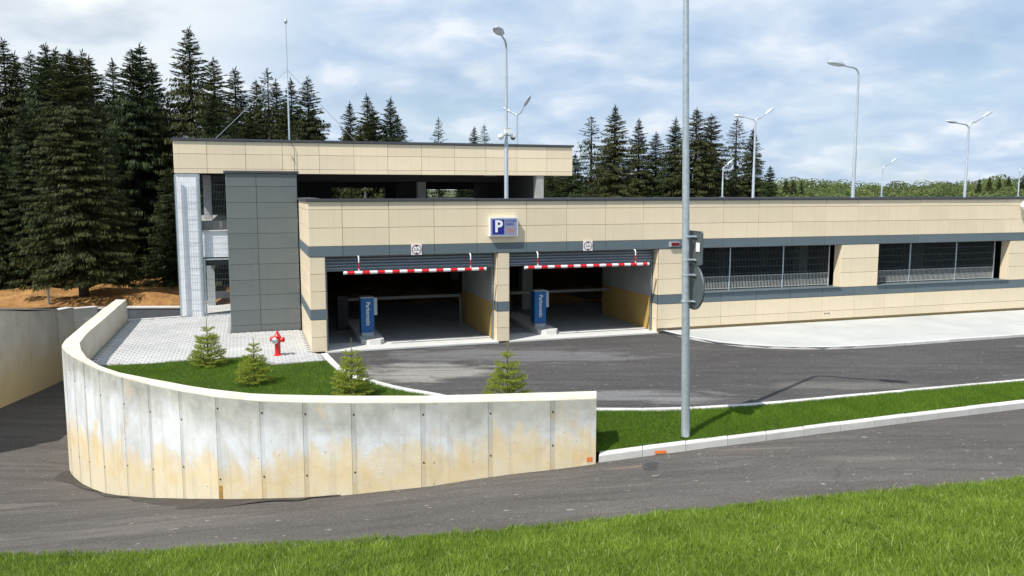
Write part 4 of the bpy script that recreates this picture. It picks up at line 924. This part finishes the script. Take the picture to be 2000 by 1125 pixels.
mb = MB(); mb.lathe([(.26, -.03), (.26, .016), (.225, .018), (.22, .012), (.02, .012)], 28); cov = mb.build('cover', M['iron'], mh)
mb = MB()
for i in range(-5, 6): L = math.sqrt(max(0, .205 ** 2 - (i * .038) ** 2)); mb.box(-L, L, i * .038 - .01, i * .038 + .01, .0125, .018)
mb.build('tread_ribs', M['iron'], mh)
mk = thing('marker_post', 'short grey post standing in the brown soil on the left', 'post', (-17.8, 31.2, .0), 0)
mb = MB(); mb.tube([(0, 0, 0), (0, 0, .62)], .045, 8); mb.build('shaft', M['galv'], mk); mb = MB(); mb.lathe([(.06, .61), (.06, .65), (.02, .68)], 8); mb.build('cap', M['galv'], mk)

# ------------------------------------------------------------------ street lamps
def lamp_head(par, p, dirv, s=1., name='lamp_head'):
    d = Vector(dirv).normalized(); a = d.cross(Vector((0, 0, 1))).normalized(); upv = a.cross(d)
    prof = [(-.06, .03, .03), (.02, .055, .045), (.14, .125, .095), (.36, .155, .115), (.54, .12, .08), (.66, .035, .02)]; n = 12; vs, fs = [], []
    for x, w, h in prof:
        for j in range(n):
            t = 2 * math.pi * j / n; hh = h if math.sin(t) > 0 else h * .55
            vs.append(tuple(Vector(p) + d * x * s + a * math.cos(t) * w * s + upv * math.sin(t) * hh * s))
    for i in range(len(prof) - 1):
        for j in range(n): fs.append((i * n + j, i * n + (j + 1) % n, (i + 1) * n + (j + 1) % n, (i + 1) * n + j))
    fs += [tuple(range(n)), tuple((len(prof) - 1) * n + j for j in range(n))]
    mb = MB(); mb.add(vs, fs); return mb.build(name, M['lampgrey'], par, smooth=True)
def street_lamp(loc, h, arms, r0, r1, label, group, rz=YAW, s=1., base=True, mat='lampgrey', lean=0.):
    """arms: list of (dx, dy, rise) reaching from the top of the pole"""
    t = thing('street_lamp', label, 'street lamp', loc, rz, group); t.rotation_euler.y = lean
    mb = MB(); mb.tube([(0, 0, 0), (0, 0, h * .45), (0, 0, h * .46), (0, 0, h - .35 * s)], [r0, r0 * .55 + r1 * .45 if not base else r0 * .92, r0 * .53 + r1 * .47 if not base else r0 * .74, r1], 14); mb.build('pole', M[mat], t, smooth=True)
    if base:
        mb = MB(); mb.box(-r0 * 2.4, r0 * 2.4, -r0 * 2.4, r0 * 2.4, -.0, .025); mb.build('base_plate', M[mat], t)
    for dx, dy, rise in arms:
        L = math.hypot(dx, dy); ux, uy = dx / L, dy / L; rb = min(.45 * s, L * .45); pts = [(0, 0, h - .37 * s)]
        for k in range(1, 7):
            a = math.pi / 2 * k / 6; pts.append((ux * rb * (1 - math.cos(a)), uy * rb * (1 - math.cos(a)), h - .35 * s + rb * .9 * math.sin(a)))
        z0 = pts[-1][2]; pts.append((dx, dy, z0 + rise)); mb = MB(); mb.tube(pts, [r1 * .95] * 7 + [r1 * .7], 10); ar = mb.build('arm', M[mat], t, smooth=True)
        lamp_head(t, (dx, dy, z0 + rise), (ux, uy, max(.12, rise / max(.2, L - rb))), s)
    return t
DG = 'lamps standing on the garage deck'
street_lamp((3.147, 14.443, -.1), 8.45, [(1.02, -.70, .25)], .079, .046, 'tall galvanised lamp post on the grass strip in front', None, 0., 1., False, 'galv', R(-1.35))
street_lamp(W(5.80, 1.0, 3.31), 5.45, [(-.30, -.5, .05)], .062, .033, 'single arm deck lamp nearest the parking sign carrying two cameras', DG, YAW, 1.)
street_lamp(W(13.1, 22.0, 3.31), 5.55, [(.30, -.35, .35), (-.22, .3, .1)], .07, .045, 'double arm lamp rising behind the upper roof beside the camera pole', DG, YAW, 1.05)
street_lamp(W(23.14, 14.0, 3.31), 4.8, [(.60, .0, .22), (-.45, .2, .06)], .07, .045, 'double arm deck lamp in front of the right hand spruces', DG, YAW, .95)
street_lamp(W(19.1, 2.0, 3.31), 5.45, [(-.62, .0, .04)], .066, .034, 'tall single arm deck lamp with its head to the left', DG, YAW, 1.1)
street_lamp(W(36.97, 14.0, 3.31), 4.85, [(1.0, 0, .30), (-.62, .2, .06)], .08, .05, 'double arm deck lamp nearest the right edge', DG, YAW, 1.05)
LG = 'low lamps on the far parapet'
street_lamp(W(26.21, 21.7, 3.99), 1.95, [(.32, 0, .16)], .05, .035, 'low curved lamp in front of the spruces right of the near post', LG, YAW, .7)
street_lamp(W(38.18, 21.7, 3.99), 2.05, [(.70, 0, .22)], .05, .035, 'low curved lamp against the far green hill', LG, YAW, .8)
street_lamp(W(49.95, 21.7, 3.99), 2.0, [(.70, 0, .22)], .05, .035, 'low lamp cut by the right picture edge', LG, YAW, .8)
street_lamp(W(4.55, 21.7, 3.45), 2.4, [(-.6, 0, .2)], .07, .05, 'short lamp seen through the open upper storey', LG, YAW, .7)
# cameras on the first deck lamp
for sx, lab in ((-.16, 'white dome camera on the left side of the deck lamp pole'), (.16, 'dark dome camera on the right side of the deck lamp pole')):
    sc_ = thing('security_camera', lab, 'camera', W(5.80, .93, 5.93), YAW, 'dome cameras on the deck lamp')
    mb = MB(); mb.tube([(0.0, 0, .02), (sx * 1.0, 0, .02)], .02, 8); mb.build('bracket', M['lampgrey'], sc_)
    mb = MB(); mb.lathe([(.03, .05), (.085, .03), (.095, -.01), (.09, -.05)], 16, at=(sx * 1.15, 0, 0)); mb.build('housing', M['whitep'], sc_, smooth=True)
    mb = MB(); mb.lathe([(.075, -.05), (.07, -.08), (.045, -.11), (.01, -.12)], 14, at=(sx * 1.15, 0, 0)); mb.build('dome', M['whitep'] if sx < 0 else M['glassdome'], sc_, smooth=True)
jb = thing('junction_box', 'small white box clamped on the deck lamp pole above the cameras', 'box', W(5.80, .9, 6.0), YAW); mb = MB(); mb.box(-.09, .09, -.1, .02, 0, .14); mb.build('housing', M['whitep'], jb); mb = MB(); mb.box(-.095, .095, -.105, .025, .141, .155); mb.build('lid', M['whitep'], jb)
# signs on the near post, seen from behind
fn = Vector((.968, .25, 0)); ang = math.atan2(fn.y, fn.x)
def post_sign(label, z, shape):
    s = thing('road_sign', label, 'road sign', (3.147 + fn.x * .15 - .07, 14.443 + fn.y * .15, z), ang, 'signs on the near lamp post')
    mb = MB()
    if shape == 'rect':
        h = .3; c = .04; pts = []
        for (cx, cy, a0) in ((h - c, h - c, 0), (-h + c, h - c, 90), (-h + c, -h + c, 180), (h - c, -h + c, 270)):
            pts += [(cx + c * math.cos(R(a0 + 22.5 * k)), cy + c * math.sin(R(a0 + 22.5 * k))) for k in range(5)]
    else: pts = [(.405 * math.cos(2 * math.pi * k / 40), .405 * math.sin(2 * math.pi * k / 40)) for k in range(40)]
    n = len(pts); vs = [(x, p[0], p[1]) for x in (0, .018) for p in pts] + [(-.012, p[0] * .985, p[1] * .985) for p in pts]
    mb.add(vs, [tuple(range(n, 2 * n))] + [(i, (i + 1) % n, n + (i + 1) % n, n + i) for i in range(n)] + [(i, (i + 1) % n, 2 * n + (i + 1) % n, 2 * n + i) for i in range(n)] + [tuple(range(n))])
    mb.build('plate', M['signback'], s)
    for dz in ((.20, -.21) if shape == 'rect' else (.22, -.25)):
        mb = MB(); mb.tube([(-.02, -.13, dz), (-.02, .13, dz)], .018, 8); mb.tube([(-.03, -.075, dz), (-.15, -.075, dz)], .014, 8); mb.build('clamp_rail', M['galv'], s)
        mb = MB(); mb.lathe([(.070, -.02), (.073, -.018), (.073, .018), (.070, .02)], 18, at=(-.15, 0, dz)); mb.build('clamp_band', M['galv'], s)
    if shape == 'rect':
        mb = MB(); mb.box(-.0165, -.0125, -.10, -.19, .0, .16) if False else mb.box(-.0165, -.0125, -.24, -.10, -.06, .10); mb.build('sticker', M['whitep'], s)
    return s
post_sign('rectangular sign seen from behind with a white sticker, upper on the near lamp post', 3.32, 'rect')
post_sign('round sign seen from behind below the rectangular one on the near lamp post', 2.62, 'round')
# mast with its stay and down conductor
ma = thing('lightning_mast', 'thin mast with a small ball tip above the upper roof', 'mast', W(0, 7.8, 6.1), YAW)
mb = MB(); mb.tube([(0, 0, 0), (0, 0, 1.4), (0, 0, 1.42), (0, 0, 4.0)], [.03, .028, .022, .014], 8); mb.build('shaft', M['galv'], ma, smooth=True)
mb = MB(); mb.lathe([(.01, 3.94), (.045, 3.97), (.06, 4.03), (.045, 4.09), (.01, 4.12)], 12); mb.build('ball_tip', M['galv'], ma, smooth=True)
mb = MB(); mb.tube([(0, .02, 2.4), (-2.45, .1, .0)], .008, 5); mb.tube([(0, .02, 2.4), (2.6, 1.6, .0)], .008, 5); mb.build('stay_wire', M['galv'], ma)
mb = MB(); mb.tube([(0, -.06, .0), (.03, -.24, -.06), (.15, -.22, -.33), (.13, -.22, -1.17)], .009, 6); mb.tube([(.05, -.2, -.55), (.12, -.215, -.75)], .008, 5); mb.build('down_conductor', M['iron'], ma)

# ------------------------------------------------------------------ trees
def spruce_meshes(seed, H, Rb, droop, whorl, cards, z0=.25, expo=.66, fine=1.):
    """crown of many drooping branches with hanging needle sprays, and a tapered trunk with dead stubs"""
    r = np.random.default_rng(seed); C, O, S, LN, WD, tint = [], [], [], [], [], []
    z = z0; tb = MB(); tb.tube([(0, 0, -.3), (r.normal(0, .03), r.normal(0, .03), H * .5), (0, 0, H * .99)], [.017 * H, .011 * H, .012], 8)
    while z < H * .99:
        t = z / H; env = Rb * (1 - t) ** expo * (1. if t > .1 else .8 + 2. * t)
        nb = max(5, int(round(whorl * (1 - .35 * t)))); a0 = r.uniform(0, 6.28); gap = r.uniform(.86, 1.08)
        for b in range(nb):
            a = a0 + 6.283 * b / nb + r.normal(0, .25); L = max(.14, env * gap * r.uniform(.62, 1.15)); dr = droop * (1 - t) ** .7 * r.uniform(.6, 1.3)
            zb = z + r.uniform(-.5, .5) * (.25 + .75 * (1 - t)); ca, sa = math.cos(a), math.sin(a); n = max(6, int(cards * (.25 + L / Rb) / fine ** 1.8))
            if L > .5 * Rb and b % 2 == 0: tb.tube([(0, 0, zb), (ca * L * .6, sa * L * .6, zb - dr * L * .42)], [.022, .01], 4, False)
            s = ((np.arange(n) + r.uniform(.2, 1, n)) / n) ** .7; d = s * L
            cz_ = zb - dr * L * (s * .95 - .42 * s * s) + L * s * (.30 if t > .8 else .06)
            off = r.normal(0, 1, n) * (.10 + .10 * (1 - s)) * min(1., .35 + L * .5)
            C.append(np.stack([ca * d - sa * off, sa * d + ca * off, cz_], 1))
            aa = a + r.normal(0, .7, n); hang = r.uniform(.35, 2.6, n) if t < .8 else r.uniform(-.5, .5, n)
            o = np.stack([np.cos(aa), np.sin(aa), -hang], 1); O.append(o / np.linalg.norm(o, axis=1)[:, None])
            ln = (.30 + .30 * r.random(n)) * (.6 + .4 * (1 - t)) * min(1, .5 + L * .6) * fine; LN.append(ln); WD.append(ln * r.uniform(.14, .27, n))
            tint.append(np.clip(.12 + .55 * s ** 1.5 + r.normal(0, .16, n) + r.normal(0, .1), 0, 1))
        z += (.19 + .15 * r.random()) * (1.15 - .6 * t) * H / 12
    C, O, LN, WD, tint = np.concatenate(C), np.concatenate(O), np.concatenate(LN)[:, None], np.concatenate(WD)[:, None], np.concatenate(tint)
    sd = np.cross(O, [0, 0, 1.]); sd /= np.linalg.norm(sd, axis=1)[:, None] + 1e-6; nr = np.cross(sd, O); tw = r.normal(0, .7, len(C))[:, None]; sd = sd * np.cos(tw) + nr * np.sin(tw)
    Q = np.stack([C - O * LN * .4, C + sd * WD * .5, C + O * LN * .6, C - sd * WD * .5], 1)
    k = np.arange(9); aa = r.uniform(0, 6.28, 9); zz = H * (.95 + .006 * k); o = np.stack([np.cos(aa) * .5, np.sin(aa) * .5, np.ones(9)], 1); c = np.stack([0 * zz, 0 * zz, zz], 1); s2 = np.stack([-np.sin(aa), np.cos(aa), 0 * aa], 1) * .04
    Q = np.concatenate([Q, np.stack([c, c + o * .14 + s2, c + o * .30, c + o * .14 - s2], 1)]); tint = np.r_[tint, np.full(9, .5)]
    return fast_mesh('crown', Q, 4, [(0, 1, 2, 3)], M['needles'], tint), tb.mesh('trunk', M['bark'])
SPR = [spruce_meshes(100 + k, 12., Rb, dr, wh, cd, z0, ex, fi) for k, (Rb, dr, wh, cd, z0, ex, fi) in enumerate([(3.7, .6, 13, 48, .25, .74, .85), (3.3, .5, 12, 46, .25, .66, .85), (3.9, .65, 13, 50, .25, .66, .85), (2.9, .45, 12, 44, .25, .72, .85), (2.8, .7, 13, 46, 1.5, .52, .62)])]
SPARSE = [spruce_meshes(200, 12., 3.3, .3, 6, 26, .25, .66)]
def spruce(kind, x, y, z, h, wide, label, group, rz=None):
    cm, tm = (SPR[kind] if kind >= 0 else SPARSE[0]); t = thing('spruce_tree', label, 'tree', (x, y, z), random.uniform(0, 6.28) if rz is None else rz, group)
    s = h / 12.; t.scale = (s * wide, s * wide, s)
    link('crown', cm, t); link('trunk', tm, t); return t
FG = 'spruces of the forest on the left'; RG = 'spruces behind the right of the deck'
APEX = [(0, -27.82, 46, 12.41, 1.0, 'spruce top cut by the left picture edge'), (3, -29.63, 50, 12.35, 1., 'narrow spruce tip second from the left picture edge'), (1, -29.83, 52, 12.67, 1., 'spruce top third from the left, behind the browner one'),
        (0, -24.41, 44, 11.85, 1.0, 'broad dark spruce standing left of the brownish front tree'), (1, -26.63, 49, 12.42, 1., 'spruce peeking right behind the broad dark left spruce'), (3, -27.88, 53, 12.99, 1.1, 'slim far spruce tip between two broad ones on the left'),
        (1, -24.55, 48, 12.08, 1., 'double tipped looking spruce top on the left'), (2, -21.67, 43, 11.07, .85, 'full dark spruce right behind the brownish front tree'), (3, -22.38, 47, 11.47, 1., 'slender spruce in the dip left of the wide twin tops'),
        (1, -18.52, 41, 10.99, 1.05, 'left one of the wide twin spruces left of the building'), (2, -19.04, 43, 11.65, .95, 'taller right one of the wide twin spruces'), (0, -20.2, 47, 11.42, .9, 'spruce half hidden behind the wide twin spruces'),
        (0, -16.11, 42, 12.25, .95, 'tallest spruce rising over the left corner of the flat roof'), (1, -17.8, 50, 12.02, 1., 'spruce leaning on the right of the tallest one over the roof'), (3, -18.19, 55, 12.17, 1.3, 'pointed spruce over the roof left of the mast'),
        (1, -16.78, 55, 11.38, .95, 'shorter spruce over the roof just left of the sparse one'), (-1, -15.46, 53, 11.82, .95, 'thin sparse spruce with ragged top left of the mast'), (3, -16.07, 57, 11.64, 1.1, 'spruce directly left behind the mast'),
        (3, -14.26, 54, 11.35, 1.0, 'narrow spruce just right of the mast'), (1, -12.22, 50, 10.89, .95, 'last dense spruce on the right of the left forest'),
        (1, -12.05, 62, 10.72, .8, 'smaller of the two spruces alone above the roof'), (3, -10.05, 58, 10.83, 1.05, 'larger of the two spruces alone above the roof'), (-1, -6.19, 70, 10.28, .75, 'small bare spruce tip above the middle of the roof'),
        (1, -3.41, 75, 9.98, .7, 'left of the two tiny spruce tips beside the camera pole'), (-1, -2.56, 77, 10.32, .8, 'right of the two tiny spruce tips beside the camera pole')]
APR = [(-1, 6.31, 66, 10.24, 1.15, 'greyish spruce right at the end of the upper roof'), (0, 7.68, 62, 10.57, 1.05, 'tallest brownish spruce right of the upper roof'), (3, 10.36, 68, 10.15, 1.1, 'narrow spruce third in the right group'), (1, 12.14, 70, 9.18, 1.1, 'lower spruce in the dip of the right group'),
       (0, 12.78, 65, 9.95, 1., 'spruce just left of the near lamp post'), (1, 13.96, 63, 10.48, 1.15, 'tall spruce just right of the near lamp post'), (4, 15.81, 66, 10.3, 1.05, 'greenest spruce of the right group'), (-1, 18.9, 70, 10.39, 1.2, 'airy spruce left of the double arm lamp'),
       (0, 19.71, 68, 9.37, .85, 'last tall spruce of the right group behind the double lamp'), (2, 20.6, 66, 6.33, .9, 'low bushy spruce ending the right group'), (2, 2.88, 62, 5.44, 1.2, 'low spruce seen under the end of the upper roof'), (1, 4.21, 68, 6.18, 1.3, 'pale low spruce beside the end of the upper roof')]
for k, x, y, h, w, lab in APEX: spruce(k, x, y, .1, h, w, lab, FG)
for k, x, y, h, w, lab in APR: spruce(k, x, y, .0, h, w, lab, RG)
spruce(4, -17.0, 32.3, .05, 9.5, 1.2, 'wide brownish spruce in front of the forest with its trunk in the soil', FG, 2.1)
spruce(4, -20.8, 37.6, .1, 10.2, 1.05, 'yellowish spruce left behind the wide front spruce', FG, .7)
spruce(0, -13.2, 37.0, .1, 8.6, 1.1, 'lower green spruce filling the gap at the left wall of the building', FG, 1.7)
spruce(2, -24.9, 38.5, .1, 9.8, 1., 'dark spruce at the left edge of the soil field', FG, .3)
rr = random.Random(5)
for i in range(74):
    y = rr.uniform(43, 62); x = rr.uniform(-.76, -.13) * y; spruce(rr.choice((0, 1, 2, 4)), x, y, .1, rr.uniform(7.2, 9.6) * (y / 50) ** .35, rr.uniform(.8, 1.0), 'dark spruce filling the depth of the forest on the left', 'inner spruces of the left forest')
for i in range(22):
    y = rr.uniform(40, 58); x = rr.uniform(-1.15, -.76) * y; spruce(rr.choice((0, 1, 2)), x, y, .1, rr.uniform(8.5, 11.5), rr.uniform(.8, 1.0), 'dark spruce filling the depth of the forest on the left', 'inner spruces of the left forest')
for i in range(16):
    y = rr.uniform(36, 42); x = rr.uniform(-34, -13); spruce(rr.choice((0, 2, 4)), x, y, .1, rr.uniform(5., 8.), rr.uniform(.8, 1.), 'lower spruce along the dark forest edge behind the soil', 'edge spruces of the left forest')
for i in range(26):
    y = rr.uniform(66, 82); x = rr.uniform(.02, .30) * y; spruce(rr.choice((0, 1, 2, 4)), x, y, .0, rr.uniform(5.2, 7.6), rr.uniform(.8, 1.1), 'lower spruce between the tall ones behind the deck', 'inner spruces behind the deck')
for i in range(22):
    y = rr.uniform(56, 72); x = rr.uniform(-.20, .03) * y; spruce(rr.choice((0, 1, 2, 4)), x, y, .0, rr.uniform(4.6, 5.6), rr.uniform(1.2, 1.6), 'low spruce seen through the open upper storey', 'spruces behind the upper storey')

def young_spruce(seed, x, y, z, H, Rb, label):
    r = np.random.default_rng(seed); t = thing('young_spruce', label, 'young tree', (x, y, z), r.uniform(0, 6.28), 'young spruces in the planting bed')
    tb = MB(); tb.tube([(0, 0, -.05), (0, 0, H * .6), (0, 0, H)], [.02, .012, .004], 6); V, tint = [], []
    def shoot(p, d, L, bright):
        d = np.array(d) / np.linalg.norm(d); n = int(L / .0050)
        for k in range(n):
            q = p + d * L * (k + r.random()) / n; a = r.uniform(0, 6.28); sd = np.cross(d, [.13, .21, .97]); sd /= np.linalg.norm(sd); nr = np.cross(sd, d); o = sd * math.cos(a) + nr * math.sin(a)
            nd = d * r.uniform(.5, .9) + o * .9; nd /= np.linalg.norm(nd); l = r.uniform(.026, .042); w = np.cross(nd, o + .3 * r.normal(size=3)); w = w / np.linalg.norm(w) * .0055
            V.append([q - w, q + w, q + nd * l]); tint.append(np.clip(bright + r.normal(0, .16), 0, 1))
    zz = .05; lv = 0
    while zz < H * .82:
        tt = zz / H; L0 = Rb * (1 - tt) ** .85; nb = 9 if tt < .6 else 6; a0 = r.uniform(0, 6.28)
        for b in range(nb):
            a = a0 + 6.283 * b / nb + r.normal(0, .18); L = L0 * r.uniform(.75, 1.15); el = .18 + .55 * tt + r.normal(0, .08)
            d = np.array([math.cos(a) * math.cos(el), math.sin(a) * math.cos(el), math.sin(el)]); p = np.array([0, 0, zz])
            tb.tube([tuple(p), tuple(p + d * L)], [.007, .002], 4, False); shoot(p + d * L * .25, d, L * .8, .55)
            m = max(1, int(L / .085))
            for k in range(m):
                s = .3 + .6 * (k + .5) / m
                for sg in (-1, 1):
                    aa = a + sg * r.uniform(.6, 1.0); dd = np.array([math.cos(aa), math.sin(aa), math.sin(el) * .8 + r.normal(0, .12)]); shoot(p + d * L * s, dd, L * (1 - s) * .75 + .05, .5 + .25 * s)
        zz += H * (.085 + .04 * r.random()) * (1. if tt < .5 else 1.4)
    shoot(np.array([0, 0, H * .72]), [0, 0, 1], H * .28, .75)
    link('crown', fast_mesh('crown', np.array(V), 3, [(0, 1, 2)], M['young'], np.array(tint)), t); tb.build('trunk', M['twig'], t); return t
young_spruce(1, -7.492, 19.85, .03, 1.22, .52, 'young spruce beside the paving, leftmost in the planting bed')
young_spruce(2, -5.75, 17.95, .03, 1.06, .46, 'young spruce in front of the hydrant in the planting bed')
young_spruce(3, -3.36, 16.85, .03, 1.24, .52, 'young spruce against the curved bed kerb')
young_spruce(4, -.09, 16.0, .03, 1.34, .56, 'young spruce behind the straight end of the concrete wall')

for k, (xp, yt, w_) in enumerate(((1531, 349, 1.), (1545, 352, 1.), (1561, 354, .9), (1905, 350, 1.), (1925, 346, 1.), (1944, 348, .9), (1962, 345, 1.), (1990, 343, 1.1))):
    Y_ = 205.; spruce(rr.choice((0, 1, 3)), (xp - 1000) / 1600 * Y_, Y_, -1.2, 5.5 + (375 - yt) / 1600 * Y_, w_, 'small dark spruce poking out of the far green wood', 'small spruces on the far hill')
# far wood on the hill, one mass
r = np.random.default_rng(77); Q, tn = [], []
for i in range(1100):
    y = 150 + 150 * r.random() ** .8; x = r.uniform(-.02, .95) * y; zg = np.interp(y, [131, 200, 330], [-2.5, -1.5, 4.5]); hgt = r.uniform(4.4, 6.0) + .004 * (y - 150) + .9 * math.sin(x / y * 21 + 1.2) + .5 * math.sin(x / y * 55); con = r.random() < .0
    n = 170; cr = r.uniform(2.6, 4.4) if not con else 1.9; base = np.clip((.08 if con else r.beta(2, 2)), 0, 1)
    u = r.normal(size=(n, 3)); u /= np.linalg.norm(u, axis=1)[:, None]; rad = r.uniform(.6, 1., n) ** .5
    if con:
        hh = r.random(n); hgt *= 1.2; c = np.stack([u[:, 0] * cr * (1 - hh), u[:, 1] * cr * (1 - hh), hh * hgt], 1); sz = r.uniform(.25, .45, n)
    else: c = np.stack([u[:, 0] * cr, u[:, 1] * cr, hgt * .55 + u[:, 2] * hgt * .45], 1) * rad[:, None] ** .3; sz = r.uniform(.2, .42, n)
    c += np.array([x, y, zg]); e1 = np.cross(u, r.normal(size=(n, 3))); e1 /= np.linalg.norm(e1, axis=1)[:, None]; e2 = np.cross(u + .5 * r.normal(size=(n, 3)), e1); e2 /= np.linalg.norm(e2, axis=1)[:, None]
    e1 *= sz[:, None]; e2 *= sz[:, None]; Q.append(np.stack([c - e1, c - e2 * .8, c + e1, c + e2 * .8], 1)); tn.append(np.clip(base + r.normal(0, .07, n), 0, 1))
tag(link('far_wood', fast_mesh('far_wood', np.concatenate(Q), 4, [(0, 1, 2, 3)], M['leaves'], np.concatenate(tn))), 'fresh green mixed wood on the far hill at the right', 'wood', kind='stuff')
